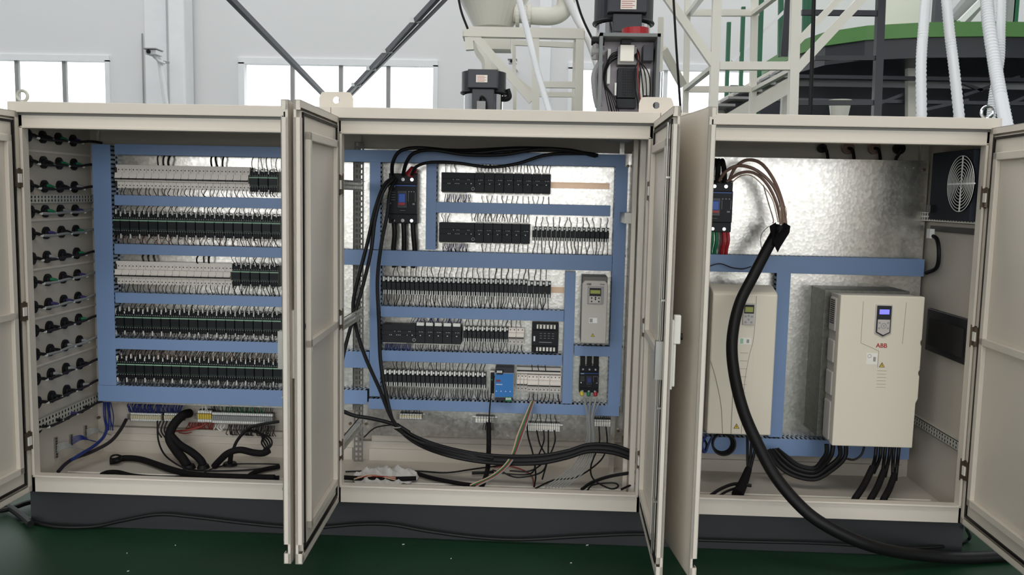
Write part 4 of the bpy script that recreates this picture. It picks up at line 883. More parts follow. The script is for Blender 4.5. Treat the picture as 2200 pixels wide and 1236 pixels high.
warn(r, (x0+w_*.46, zb_+h*.065), .016, Y-.002)
MB().box(x0-.018, x0+.03, Y+.10, YPL, zb_-.02, zb_-.008).build('bottom_plate', 'galv', r)

Y = .26; x0 = at(1806, 650, Y).x; x1 = at(1987, 650, Y).x; zt_ = at(1806, 634, Y).z; zb_ = at(1790, 958, Y).z; w_ = x1-x0; h = zt_-zb_; x1 = x1-.0
r = thing('large_drive', 'largest white drive with blue display and red brand mark', 'drive', (x0+w_/2, YPL, zb_))
MB().box(x0-.03, x1-.01, Y+.17, YPL, zb_+.0, zt_+.01).build('chassis', 'galvd', r, bevel=.003)
out = [(x0, zb_), (x1-.012, zb_), (x1-.010, zb_+h*.30), (x1, zb_+h*.33), (x1, zb_+h*.48), (x1-.006, zb_+h*.49), (x1-.006, zb_+h*.51), (x1, zb_+h*.52), (x1, zb_+h*.68), (x1-.006, zb_+h*.69), (x1-.006, zb_+h*.71), (x1, zb_+h*.72), (x1, zt_), (x0, zt_)]
MB().prism(out, Y, Y+.05).build('cover', 'beige', r, bevel=.006)
MB().box(x0+.006, x1-.012, Y+.05, Y+.17, zb_+.004, zt_-.006).build('side_shell', 'beige2', r)
for z0_, z1_ in ((.02, .28), (.32, .48), (.54, .69), (.75, .97)):
    MB().box(x0-.006, x0+.012, Y+.055, Y+.15, zb_+h*z0_, zb_+h*z1_).build('side_grip', 'beige2', r, bevel=.005)
t = MB(); [t.box(x0-.0085, x0-.005, Y+.07, Y+.13, zt_-.04-k_*.011, zt_-.035-k_*.011) for k_ in range(12)]; t.build('side_vents', 'ink', r)
seam(r, [(x0+w_*.27, zt_-.03), (x0+w_*.27, zt_-.03-h*.1), (x0+w_*.27, zt_-h*.31)], Y+.001, .001); seam(r, [(x0+w_*.27, zt_-h*.31), (x0+w_*.41, zt_-h*.34), (x0+w_*.49, zt_-h*.36)], Y+.001, .001); seam(r, [(x0+w_*.78, zt_-.03), (x0+w_*.775, zt_-h*.15), (x0+w_*.765, zt_-h*.31)], Y+.001, .001); seam(r, [(x0+w_*.49, zt_-h*.36), (x0+w_*.49, zt_-h*.42), (x0+w_*.49, zt_-h*.47)], Y+.001, .001)
kx0, kx1, kz0, kz1 = x0+w_*.42, x0+w_*.62, zt_-h*.27, zt_-h*.055
shp = lambda g: [(kx0+g, kz0+.02+g), ((kx0+kx1)/2, kz0+g), (kx1-g, kz0+.02+g), (kx1-g, kz1-g), (kx0+g, kz1-g)]
pn = MB().prism(shp(0), Y-.006, Y+.002).build('keypad_recess', 'beige2', r, bevel=.003); MB().prism(shp(.006), Y-.010, Y-.004).build('keypad', 'plc', pn, bevel=.002)
MB().box(kx0+.018, kx1-.018, Y-.0115, Y-.009, kz1-.05, kz1-.025).build('display', 'lcdb', pn)
MB().prism([(kx0+.012, kz0+.03), ((kx0+kx1)/2, kz0+.014), (kx1-.012, kz0+.03), (kx1-.012, kz1-.078), (kx0+.012, kz1-.078)], Y-.0115, Y-.008).build('key_field', 'beige2', pn)
t = MB(); cc = ((kx0+kx1)/2, kz0+.062); t.torus((cc[0], Y-.012, cc[1]), .013, .0015, 'y', 16, 4)
for dx, dz in ((-.022, -.012), (.022, -.012), (-.022, .016), (.022, .016), (0, 0)): t.cyl((cc[0]+dx, Y-.011, cc[1]+dz), (cc[0]+dx, Y-.0135, cc[1]+dz), .005, n=10)
t.build('button', 'grey', pn)
text('brand_mark', 'ABB', ((kx0+kx1)/2, Y-.0012, zt_-h*.325), .032, 'inkred', r)
st = MB().box(x0+w_*.35, x0+w_*.48, Y-.0012, Y+.001, zt_-h*.45, zt_-h*.375).build('sticker', 'pale', r); MB().box(x0+w_*.43, x0+w_*.46, Y-.002, Y-.001, zt_-h*.43, zt_-h*.40).build('code_panel', 'grey', st); MB().torus((x0+w_*.385, Y-.0015, zt_-h*.395), .009, .0012, 'y', 16, 4).build('symbol', 'grey', st)
warn(r, (x0+w_*.54, zt_-h*.452), .015, Y)
t = MB(); [t.box(x0+w_*.49, x0+w_*.60, Y-.001, Y+.001, zt_-h*(.49+.022*k_)-.0008, zt_-h*(.49+.022*k_)+.0008) for k_ in range(6)]; t.build('moulded_lines', 'line', r)

# ---------------------------------------------------------------- terminal strips along the bottom
def tstrip(n, px0, px1, yc, hpx, m_, where, grp, Y=YPL):
    row(lambda w_, h: kit_terminal(w_, h, m_), n, px0, px1, yc, hpx, where, grp, Y=Y)
    a = at(px0-6, yc, Y-.01); b_ = at(px1+6, yc, Y-.01); o = MB().box(a.x, b_.x, Y-.012, Y, a.z-.016, a.z+.016).build('mounting_rail', 'steel'); tag(o, 'short steel rail under the '+grp, 'rail')
tstrip(17, 280, 345, 896, 18, 'ivory', 'ivory terminal of the left strip under the bottom duct, left cabinet', 'left ivory terminals', .74)
tstrip(9, 352, 392, 897, 18, 'ivory', 'ivory terminal beside the thick black looms, left cabinet', 'ivory terminals beside the looms', .74)
tstrip(6, 424, 454, 895, 26, 'yel', 'yellow-brown terminal left of the grey terminal strip', 'yellow-brown terminals', .74)
tstrip(30, 455, 585, 898, 24, 'grey', 'grey terminal in the long grey strip of the left cabinet', 'long grey terminal strip', .74)
tstrip(9, 858, 906, 895, 11, 'ivory', 'tiny ivory terminal beside the crossing black cables, middle cabinet', 'tiny ivory terminals')
tstrip(7, 1021, 1062, 902, 14, 'pale', 'white terminal on the short strip around the hanging black loom', 'white terminals around the hanging loom')
tstrip(16, 1129, 1203, 918, 17, 'pale', 'white terminal on the long strip under the bottom duct, middle cabinet', 'long white terminal strip')
tstrip(8, 1272, 1312, 909, 15, 'pale', 'white terminal on the strip right of the grey cables', 'white terminals right of the grey cables')
wires('blue_wires', 'dense blue wires above the left ivory terminals', 278, 350, 886, 864, 60, 'wblue', .70, 4, .002); wires('blue_wires', 'dense blue wires above the ivory terminals by the looms', 354, 392, 886, 864, 32, 'wblue', .70, 4, .002)
wires('green_wires', 'green and dark leads above the long grey terminal strip', 480, 570, 886, 866, 30, 'wgreen', .70, 3, .0015); wires('lead_wires', wl+'above the long grey terminal strip', 455, 590, 886, 866, 60, 'wire', .72, 3, .0015)
wires('lead_wires', 'short white leads above the yellow-brown terminals', 432, 452, 886, 866, 4, 'tag', .70, 2, .002); wires('lead_wires', 'pale leads fanning out under the grey terminal strip', 460, 486, 912, 926, 8, 'tag', .70, 7, .0018)
wires('lead_wires', 'dark mass of leads under the long grey terminal strip', 490, 590, 912, 936, 70, 'wire', .71, 5, .0018); wires('lead_wires', 'red-brown leads under the yellow-brown terminals', 405, 460, 908, 922, 40, 'wred', .72, 9, .002)
wires('lead_wires', wl+'above the long white terminal strip', 1135, 1200, 908, 890, 10, 'rub', .63, 3); wires('lead_wires', wl+'above the strip right of the grey cables', 1276, 1310, 901, 888, 12, 'rub', .63, 2); wires('lead_wires', wl+'around the short white terminal strip', 1040, 1062, 895, 925, 10, 'rub', .62, 3)
wires('lead_wires', wl+'above the tiny ivory terminals', 862, 905, 890, 880, 10, 'rub', .63, 3)

# ---------------------------------------------------------------- cable glands on the side wall of the left cabinet
rows_y = [291, 347, 400, 455, 503, 556, 607, 660, 711, 762, 815, 865, 918]
colY = [atX(p, 505, .03).y for p in (72, 104, 137, 168)]
def kit_gland(m_):
    r = thing('cable_gland', '', 'cable gland', (0, 0, 0))
    MB().cyl((0, 0, 0), (.012, 0, 0), .033, n=20).build('locknut', 'rub', r); MB().cyl((.012, 0, 0), (.022, 0, 0), .020, .018, n=12).build('thread', 'black', r)
    MB().tube([(.018, -.004, .004), (.03, .012, .002), (.034, .04, -.006)], .0085, 8, 4).build('core', m_, r)
    MB().tube([(.034, .03, -.006), (.036, .05, -.012)], .007, 8, 1).build('ferrule', 'tag', r)
    return r
protos = {k: kit_gland(k) for k in ('rub', 'wgreen', 'wgrey', 'purple')}; used = set()
ordn = ['top', 'second', 'third', 'fourth', 'fifth', 'sixth', 'seventh', 'eighth', 'ninth', 'tenth', 'eleventh', 'twelfth', 'bottom']
cpos = ['nearest the front frame', 'second from the front frame', 'third from the front frame', 'nearest the blue duct']
for ri, y in enumerate(rows_y):
    px = 62+ri*1.8; z = atX(px+4, y, .03).z
    for ci in range(4):
        k = random.choice(('rub', 'rub', 'wgreen', 'wgrey', 'purple')) if ci else 'rub'
        lab = 'black cable gland in the %s row on the side wall, %s' % (ordn[ri], cpos[ci])
        loc = (.012, colY[ci], z)
        if k in used: copy_thing(protos[k], loc, lab, 'cable glands on the side wall')
        else: used.add(k); protos[k].location = loc; protos[k]['label'] = lab; protos[k]['group'] = 'cable glands on the side wall'
    ys = colY; pts = [(.046, ys[0]+.05, z-.01), (.048, ys[1]+.02, z-.013), (.046, ys[2], z-.008), (.048, ys[3], z-.008), (.055, YF+.05, z+.004), (.09, .7, z)]
    o = MB().tube(pts, .0075, 8).build('gland_cable', 'wgrey' if ri in (3, 4, 6, 7, 9) else 'wire'); tag(o, 'cable running back along the %s gland row on the side wall' % ordn[ri], 'cable', 'cables along the gland rows')
# ribbon sockets low on the side wall
for i, (px, yt, yb, dl) in enumerate(((118, 940, 985, .12), (151, 934, 958, .0), (182, 915, 945, .0))):
    a = atX(px, yt, .014); b_ = atX(px, yb, .014); r = thing('panel_socket', 'narrow socket on the lower side wall, %s' % ('nearest the front frame', 'small one in between', 'nearest the blue duct')[i], 'socket', (.012, a.y, b_.z))
    MB().box(.012, .022, a.y-.012, a.y+.012, b_.z, a.z).build('shell', 'steel', r); t = MB(); n = 8; [t.box(.021, .024, a.y-.006, a.y+.006, b_.z+(a.z-b_.z)*(k_+.2)/n, b_.z+(a.z-b_.z)*(k_+.7)/n) for k_ in range(n)]; t.build('contact', 'ink', r)
    e = atX(px, (yt+yb)/2, .014)
    t = MB(); [t.tube([(.024, e.y, e.z+(k_-3)*.008), (.06, e.y+.03, e.z+.01+(k_-3)*.005), (.08, e.y+.08, e.z-.02), (.10, e.y+.14, e.z-.05+.0*k_)], .0025, 5) for k_ in range(6)]
    o = t.build('ribbon_wires', 'wgrey' if i != 1 else 'wblue'); o['kind'] = 'stuff'; tag(o, 'wires fanning out of the %s side wall socket' % ('front', 'small', 'rear')[i], 'wires')

# ---------------------------------------------------------------- right cabinet: fan, recess, glands on back wall, small parts
XW = 4.788
def wallbox(nm, par, pxa, ya, pxb, yb, th, m, y_shift=0):
    a = atX(pxa, ya, XW-th); b_ = atX(pxb, yb, XW-th); lo, hi = sorted((a.y, b_.y)); z0_, z1_ = sorted((a.z, b_.z)); return (lo, hi, z0_, z1_)
fa = atX(2008, 345, XW-.06); fb = atX(2112, 478, XW-.06)
r = thing('cooling_fan', 'dark fan housing with round white grille on the right side wall', 'fan', (XW, (fa.y+fb.y)/2, fb.z))
MB().box(XW-.06, XW, .06, .52, fb.z, atX(2108, 318, XW-.06).z).build('housing', 'blackfan', r, bevel=.004)
c = atX(2062, 395, XW-.075); R = (atX(2062, 335, XW-.075).z-atX(2062, 455, XW-.075).z)/2
g = MB()
for i in range(1, 10): g.torus((XW-.072, c.y, c.z), R*i/9, .0018, 'x', 40, 5)
g.build('grille_rings', 'tag', r); g = MB(); g.cyl((XW-.068, c.y-R, c.z), (XW-.068, c.y+R, c.z), .004, n=6); g.cyl((XW-.068, c.y, c.z-R), (XW-.068, c.y, c.z+R), .004, n=6); g.build('grille_cross', 'tag', r)
MB().cyl((XW-.066, c.y, c.z), (XW-.06, c.y, c.z), R*.98, n=36).build('fan_opening', 'void', r)
q = atX(2018, 447, XW-.03); o = MB().box(XW-.05, XW-.0, q.y-.05, q.y+.05, q.z-.035, q.z+.03).build('outlet_box', 'grey2', bevel=.003); tag(o, 'small grey outlet box with black plug under the fan', 'socket')
o = MB().box(XW-.085, XW-.05, q.y-.02, q.y+.03, q.z-.025, q.z+.015).build('plug', 'rub'); tag(o, 'black plug in the outlet box under the fan', 'plug')
q = atX(2095, 492, XW-.01); MB().box(XW-.012, XW, .05, .60, q.z-.03, q.z+.0).build('dark_slot', 'ink', cab[2])
a = atX(2084, 690, XW-.01); b_ = atX(1993, 752, XW-.01)
r = thing('wall_recess', 'black rectangular opening panel on the right side wall', 'panel', (XW, a.y, b_.z))
zt2, zb2 = atX(2084, 688, XW-.02).z, atX(2084, 790, XW-.02).z
MB().box(XW-.022, XW, a.y-.005, b_.y+.01, zb2, zt2).build('bezel', 'screen', r, bevel=.004); MB().box(XW-.028, XW-.02, a.y+.02, b_.y-.03, zb2+.035, zt2-.05).build('inner_frame', 'ink', r)
for i, px in enumerate((1765, 1821, 1877, 1930)):
    q = at(px, 319, D-.01); r = thing('rear_cable_gland', 'cable gland high on the back wall above the bare plate, %s' % ('leftmost', 'second', 'third', 'nearest the fan')[i], 'cable gland', q, 'glands on the back wall')
    MB().cyl(q, q-V(0, .02, 0), .034 if i else .026, n=20).build('locknut', 'wbrown' if i in (1, 2) else 'rub', r)
    MB().tube([q-V(0, .02, 0), q-V(-.01, .05, .01), q-V(-.03, .03, .06), q-V(-.035, .02, .12)] if i < 3 else [q-V(0, .02, 0), q-V(0, .05, .01), q-V(.02, .03, .06), q-V(.02, .02, .12)], .009).build('cable_tail', 'rub', r)
o = MB().tube([at(2000, 505, .5), at(2013, 515, .45), at(2017, 545, .42), at(2012, 575, .45), at(1990, 587, .55)], .011).build('fan_cable', 'rub'); tag(o, 'black cable bowing from under the fan to the end of the blue duct', 'cable')
o = MB().box(at(1994, 505, .5).x, at(2004, 505, .5).x, .48, .52, at(2000, 512, .5).z, at(2000, 492, .5).z).build('connector', 'tag'); tag(o, 'white connector at the edge of the bare plate under the fan', 'connector')

# ---------------------------------------------------------------- cables
def cable(label, pts, r=.011, m='rub', name='cable', n=8, cat='cable', group=None, sub=6):
    o = MB().tube([p if isinstance(p, Vector) else at(*p) for p in pts], r, n, sub).build(name, m); return tag(o, label, cat, group)
def floor_pts(pts, z): return [atZ(x, y, z) for x, y in pts]
# left cabinet floor and looms
r = thing('wire_loom', 'thick black sleeved loom splitting into two legs on the left cabinet floor', 'cable loom', at(405, 1003, .45))
MB().tube([at(408, 888, .70), at(392, 893, .64), at(372, 915, .58), at(364, 942, .54), at(378, 968, .5), at(392, 985, .46), at(403, 1002, .44)], .026, 12).build('sleeve', 'sleeve', r)
MB().tube([at(366, 935, .55), at(385, 955, .53), at(412, 972, .5), at(430, 988, .47), at(438, 1002, .45)], .022, 12).build('sleeve', 'sleeve', r)
for px, yy in ((407, 1005), (437, 1005)): q = atZ(px, yy, FL+.006); MB().cyl(q, q+V(0, 0, .018), .036, .028, 16).build('grommet', 'rub', r)
cable('thick black loom lying across the left cabinet floor, its end tied in a loop', floor_pts([(236, 992), (250, 990), (266, 985), (300, 987), (335, 998), (370, 1010), (420, 1021), (500, 1025), (590, 1027)], .215), .018, 'sleeve', 'wire_loom', 10)
q = [atZ(250+12*math.cos(t), 984+6*math.sin(t), .225) for t in [i*.7 for i in range(9)]]; cable('small black loop at the end of the floor loom', q, .006, 'rub')
cable('thinner black loom curving at the front edge of the left cabinet floor', floor_pts([(218, 1020), (232, 1015), (255, 1015), (285, 1022), (330, 1026), (400, 1027)], .205), .012, 'sleeve', 'wire_loom')
cable('black loom rising from its grommet in the left cabinet toward the door', [atZ(460, 1003, .20), atZ(472, 990, .24), at(490, 974, .42), at(515, 967, .42), at(545, 973, .42), at(566, 974, .42), at(578, 968, .42)], .019, 'sleeve', 'wire_loom', 10)
cable('black cable climbing from the floor loom to the terminals near the door', [at(499, 972, .44), at(508, 950, .5), at(522, 932, .55), at(545, 916, .6), at(600, 906, .64)], .009)
for i in range(5): cable('thin black lead looping into the loom near the door, %s' % ('outermost', 'second', 'third', 'fourth', 'innermost')[i], [at(520+i*7, 928-i, .6), at(548+i*4, 928+i*2, .55), at(578-i*4, 940+i*3, .5), at(584-i*4, 955+i*2, .47), at(572-i*2, 970, .44)], .005, group='leads looping into the loom')
r = thing('floor_grommet', 'black rubber grommet with stub cable beside the loom on the left cabinet floor', 'grommet', atZ(494, 999, FL+.01)); q = atZ(494, 999, FL+.006)
MB().cyl(q, q+V(0, 0, .014), .042, .034, 20).build('grommet', 'rub', r); MB().cyl(q+V(0, 0, .01), q+V(.01, 0, .085), .014).build('stub', 'rub', r)
cable('thin dark cable hanging beside the thick loom, then along the floor', [at(338, 905, .68), at(340, 945, .6), at(352, 975, .5), at(375, 995, .42)]+floor_pts([(400, 1007), (440, 1012), (520, 1011), (600, 1004)], .20), .005)
cable('thin straight cable along the left cabinet floor near the door', floor_pts([(425, 1025), (455, 1008), (500, 998), (560, 997), (600, 998)], .20), .004)
cable('black looms bunched on the floor beside the open door', floor_pts([(600, 1003), (565, 1010), (538, 1020), (545, 1028), (600, 1027)], .21), .013, 'sleeve', 'wire_loom')
cable('dark blue-black cable dropping from the ivory terminals to the left floor', [at(271, 902, .70), at(258, 925, .6), at(236, 950, .5), at(195, 972, .4), at(160, 985, .3), at(140, 998, .2), at(125, 1014, .12)], .010, 'wire')
cable('blue cable joining the side wall sockets', [at(232, 915, .6), at(222, 940, .52), at(200, 960, .42), at(175, 975, .3), at(155, 988, .22)], .009, 'wblue')
o = MB()
for i in range(8): o.tube([at(222+i*2.2, 864, .66), at(224+i*2.5+random.uniform(-3, 3), 895, .66), at(228+i*2+random.uniform(-3, 3), 925, .62)], .003, 5)
o = o.build('blue_wires', 'wblue'); o['kind'] = 'stuff'; tag(o, 'loose blue wires hanging in the rear left corner of the left cabinet', 'wires')
for i, px in enumerate((345, 352, 359)): cable('thin lead beside the thick loom, %s' % ('outer', 'middle', 'inner')[i], [at(px, 905, .68), at(px-6, 925, .64), at(px+2, 940, .6)], .0045, 'wire')
cable('red-brown wire bundle bending under the yellow-brown terminals', [at(372, 927, .68), at(400, 925, .66), at(430, 918, .68), at(446, 908, .70)], .006, 'wred', 'wire_bundle')
cable('single orange-red wire behind the thick loom', [at(384, 930, .7), at(398, 932, .69), at(412, 929, .7)], .003, 'wred', 'wire_bundle')
# middle cabinet: feeder cables
Yk = .50
cable('black feeder cable arching from the left pole of the large breaker', [(842, 376, .55), (844, 350, .5), (858, 326, .48), (890, 318, .47), (940, 321, .47), (1010, 329, .47), (1100, 321, .48), (1200, 321, .5), (1284, 334, .56)], .0105)
cable('black feeder cable arching from the centre pole of the large breaker', [(866, 376, .55), (873, 350, .5), (890, 329, .48), (930, 322, .46), (1000, 332, .46), (1080, 332, .47), (1170, 320, .49), (1278, 332, .56)], .0105)
cable('black feeder cable sagging before the top controller wiring', [(884, 376, .55), (895, 358, .52), (925, 349, .5), (980, 350, .49), (1050, 359, .49), (1110, 352, .5), (1180, 332, .52), (1270, 330, .56)], .009)
cable('black cable lying along the top duct of the middle cabinet', [(905, 320, .5), (1000, 323, .49), (1120, 318, .5), (1220, 322, .52), (1280, 336, .56)], .009)
cable('black cable bulging low left of the large breaker, then sweeping right', [(850, 380, .53), (826, 398, .5), (806, 450, .48), (790, 520, .47), (772, 590, .46), (759, 650, .46), (764, 700, .45), (784, 765, .44), (815, 835, .42), (845, 905, .4), (890, 950, .38), (960, 978, .35), (1050, 990, .32)], .0105)
cable('black cable crossing the stub ducts toward the left frame', [(848, 382, .53), (824, 410, .49), (806, 470, .47), (797, 540, .45), (778, 620, .44), (757, 690, .42), (742, 745, .40), (732, 790, .38)], .0105)
cable('black cable running straight down over the vertical blue duct', [(852, 384, .53), (838, 412, .49), (832, 460, .47), (820, 520, .46), (811, 600, .46), (814, 690, .45), (818, 780, .44), (832, 860, .42), (852, 918, .4), (905, 952, .37), (980, 972, .34), (1060, 985, .3)], .0105)
for i in range(6):
    d = i*3.4
    cable('strand of the black bundle sweeping right over the middle cabinet floor, %s' % ('topmost', 'second from the top', 'third', 'fourth', 'fifth', 'lowest')[i],
          [(853-i, 912+d*.4, .41), (892+i*2, 938+d, .38), (960, 962+d, .35-.01*i), (1050, 978+d, .31), (1150, 980+d, .28), (1215, 970+d*.9, .27), (1262, 956+d*.9, .27), (1310, 956+d, .26), (1345, 966+d, .25), (1380, 982+d, .24)], .0095 if i in (0, 3, 5) else .0075, 'rub' if i != 2 else 'wire', group='black cable bundle sweeping right')
cable('black cable entering from the left frame to the crossing cables', [(728, 880, .35), (760, 893, .38), (800, 900, .4), (850, 913, .4), (880, 930, .39)], .011)
cable('thin grey-black cable near the lower left post of the middle cabinet', [(782, 940, .5), (805, 920, .45), (835, 914, .42), (852, 914, .4)], .004, 'wire')
r = MB().torus(at(852, 917, .4), .026, .0035, 'z', 16, 5).build('cable_tie', 'grey'); tag(r, 'pale cable tie around the crossing black cables', 'cable tie')
cable('thin black cable from the blue supply down into the hanging loom', [(1062, 808, .55), (1056, 840, .54), (1052, 880, .54), (1050, 915, .53)], .004)
r = thing('wire_loom', 'vertical black loom hanging through the short white terminal strip', 'cable loom', at(1049, 912, .52)); MB().tube([at(1050, 908, .53), at(1050, 960, .48), at(1048, 1005, .35), at(1040, 1035, .2), at(1034, 1046, .12)], .0135, 10).build('sleeve', 'sleeve', r)
for i, (mm, lab) in enumerate((('wcop', 'cream wire'), ('wgreen', 'dark green wire'), ('wred', 'red-brown wire'), ('wgrey', 'pale grey wire'))):
    cable(lab+' running down from the three-pole breakers to the floor edge', [(1142+i*2, 862, .56), (1130+i*3, 890, .5), (1112+i*4, 935, .42), (1095+i*3, 985, .3), (1060+i*4, 1020, .18), (1010+i*6, 1043, .08)], .0042, mm, 'wire')
for i in range(7):
    cable('grey wire of the bundle from the small breaker to the floor, %s' % ('leftmost', 'second', 'third', 'middle', 'fifth', 'sixth', 'rightmost')[i],
          [(1254+(i//2)*13+i%2*2, 856, .55), (1261+i*2.4, 895, .5-.01*(i%3)), (1262+i*2.6, 935, .42-.012*(i%3)), (1254+i*4, 965, .34-.01*(i%2)), (1232+i*5.6, 1000, .24), (1198+i*7, 1028, .16), (1172+i*7, 1048, .09)], .0032, 'wgrey', 'wire', 6, group='grey wires from the small breaker')
dk = [([(1133, 902, .6), (1134, 935, .5), (1146, 980, .36), (1151, 1020, .22), (1148, 1046, .12)], 'falling from the left end of the long strip'),
      ([(1153, 925, .62), (1160, 955, .5), (1174, 985, .36), (1163, 1015, .24), (1110, 1026, .2), (1070, 1010, .24)], 'swinging left from the long strip'),
      ([(1168, 925, .62), (1168, 950, .5), (1152, 990, .34), (1140, 1018, .22), (1085, 1018, .2), (1058, 1010, .22)], 'crossing to the left floor from the long strip'),
      ([(1178, 925, .62), (1178, 960, .46), (1176, 990, .34), (1165, 1030, .18)], 'straight down from the long strip'),
      ([(1191, 925, .62), (1192, 950, .5), (1176, 985, .36), (1140, 1012, .24), (1095, 1012, .24)], 'from the right end of the long strip'),
      ([(1287, 918, .62), (1287, 955, .45), (1270, 1000, .28), (1275, 1030, .17), (1310, 1050, .1), (1328, 1046, .12), (1318, 1038, .15), (1275, 1042, .14), (1262, 1054, .08)], 'ending in an open loop at the floor'),
      ([(1302, 918, .62), (1304, 955, .45), (1290, 990, .32), (1240, 1025, .2), (1190, 1032, .16), (1150, 1050, .08)], 'bending left under the grey bundle')]
for pts, lab in dk: cable('thin black cable '+lab, pts, .0045)
cable('medium black cable arcing on the right floor of the middle cabinet', [(1250, 1052, .08), (1270, 1038, .15), (1310, 1024, .2), (1370, 1014, .22)], .009)
cable('second black cable near the arcing one, closer to the frame', [(1335, 1052, .08), (1352, 1044, .12), (1372, 1036, .15)], .006)
cable('long thin cable snaking over the middle cabinet floor', floor_pts([(742, 1014), (820, 1012), (900, 1013), (960, 1016), (1020, 1008), (1080, 1000)], .205), .005)
cable('reddish loop of cable on the middle cabinet floor', floor_pts([(1060, 1004), (1100, 1003), (1140, 1020), (1147, 1046)], .2), .004, 'wred')
cable('flat black cable from the plastic bag to the floor edge', floor_pts([(896, 1018), (930, 1028), (980, 1038), (1020, 1044)], .21), .012, 'sleeve')
cable('short black stub cable with round end on the floor near the hanging loom', floor_pts([(1014, 1017), (1045, 1016), (1060, 1014)], .21), .009)
# plastic bag with cables
r = thing('plastic_bag', 'crumpled clear bag with cables on the floor of the middle cabinet', 'bag', atZ(820, 1022, FL))
n, m_ = 30, 12; vs = []; fs = []
for i in range(n+1):
    for j in range(m_+1):
        u = i/n*2-1; v = j/m_*2-1; prof = (1-abs(u)**3)**.5*(1+.10*math.sin(i*1.3)) if abs(u) < 1 else 0
        p = atZ(828+u*72, 1023-u*2-v*15*prof, FL+.02)
        vs.append((p.x, p.y, FL+.008+.05*(1-v*v)*prof*(1+.25*math.sin(i*.9+j))+random.uniform(-.003, .003)))
for i in range(n):
    for j in range(m_): a = i*(m_+1)+j; fs.append((a, a+1, a+m_+2, a+m_+1))
b = MB(); b.smooth = True; b.add(vs, fs); b.build('film', 'filt', r)
MB().tube([V(x.x, x.y, FL+.03) for x in floor_pts([(738, 1034), (780, 1036), (850, 1037), (894, 1036)], .2)], .013).build('cable_roll', 'sleeve', r)
for i in range(4): MB().tube([atZ(760+i*4, 1030-i*2, .25), atZ(800+i*5, 1021+i, .262), atZ(850, 1032-i*2, .25)], .0035, 6).build('wire', ('wcop', 'wred', 'wcop', 'wred')[i], r)
# right cabinet
cable('thin grey wire lying over the long blue duct', [(1512, 582, .56), (1528, 571, .55), (1548, 567, .55), (1572, 575, .55), (1595, 578, .55), (1614, 573, .55)], .003, 'wire', 'wire')
lead = [([(1545, 388, .55), (1560, 368, .5), (1588, 356, .48), (1625, 366, .46), (1660, 398, .45), (1678, 440, .44), (1684, 482, .43)], 'wbrown', .009, 'second from the top'),
        ([(1566, 388, .55), (1580, 360, .5), (1605, 344, .48), (1636, 352, .46), (1664, 390, .45), (1682, 440, .44), (1688, 482, .43)], 'wbrown', .009, 'topmost and widest arc'),
        ([(1562, 390, .55), (1590, 372, .5), (1620, 372, .48), (1648, 396, .46), (1668, 436, .45), (1678, 482, .43)], 'wbrown', .008, 'lowest thick arc'),
        ([(1572, 392, .55), (1592, 378, .5), (1615, 378, .48), (1640, 400, .46), (1660, 430, .45), (1672, 478, .43)], 'wcop', .003, 'hair-thin pale one'),
        ([(1640, 398, .46), (1652, 440, .44), (1661, 470, .43), (1661, 480, .42)], 'wbrown', .003, 'thin one dropping straight to the sheath')]
for pts, mm, rr, lab in lead: cable('brownish feeder lead from breaker to cut sheath, '+lab, pts, rr, mm, 'feeder_lead')
for i in range(9): cable('fine bare strand at the mouth of the thick cable, %s' % ('outer', 'inner')[i % 2], [(1672+i*2.2, 440+random.uniform(-8, 8), .43), (1673+i*2.0+random.uniform(-3, 3), 462, .42), (1674+i*1.6, 486, .42)], .0014, 'wcop', 'strand', 5, group='fine strands at the cable mouth')
for i in range(3): cable('black heat-shrink tail on top of the right breaker, %s' % ('left', 'centre', 'right')[i], [(1525+i*16, 392, .56), (1530+i*13, 366, .54), (1536+i*8, 346, .55), (1544+i*3, 350, .58)], .014, 'rub', 'boot')
r = thing('supply_cable', 'very thick black cable running from a cut sheath over the sill to the floor', 'cable', atZ(1800, 1140, .03))
fl = [at(1850, 1166, -.29), at(1910, 1183, -.23), at(1985, 1194, -.14), atZ(2085, 1199, .031), atZ(2220, 1189, .031), atZ(2400, 1170, .031)]
MB().tube([at(1675, 488, .42), at(1650, 532, .38), at(1620, 590, .32), at(1588, 655, .24), at(1573, 730, .14), at(1577, 800, .05), at(1596, 880, -.04), at(1628, 955, -.12), at(1670, 1030, -.2), at(1728, 1096, -.27), at(1782, 1134, -.30)]+fl, .029, 16, 8).build('jacket', 'rub', r)
for sgn in (-1, 1):
    b = MB(); a = at(1675+sgn*9, 478, .43); c_ = at(1672+sgn*15 + (8 if sgn > 0 else -2), 500, .41); d_ = at(1658+sgn*12, 542, .38)
    vs = [a+V(-.02*0, 0, 0), at(1675+sgn*22, 486, .41), c_, at(1664+sgn*8+4, 530, .38), d_, at(1660, 520, .36), at(1668, 498, .38)]
    k = len(vs); vs += [v+V(0, -.012, 0) for v in vs]; b.add(vs, [tuple(range(k)), tuple(reversed(range(k, 2*k)))]+[(i, (i+1) % k, (i+1) % k+k, i+k) for i in range(k)]); b.build('split_sheath', 'sleeve', r)
cable('hair-thin wire drooping left of the cut sheath', [(1652, 486, .40), (1638, 500, .4), (1634, 515, .4), (1636, 533, .38)], .0016, 'wire', 'wire')
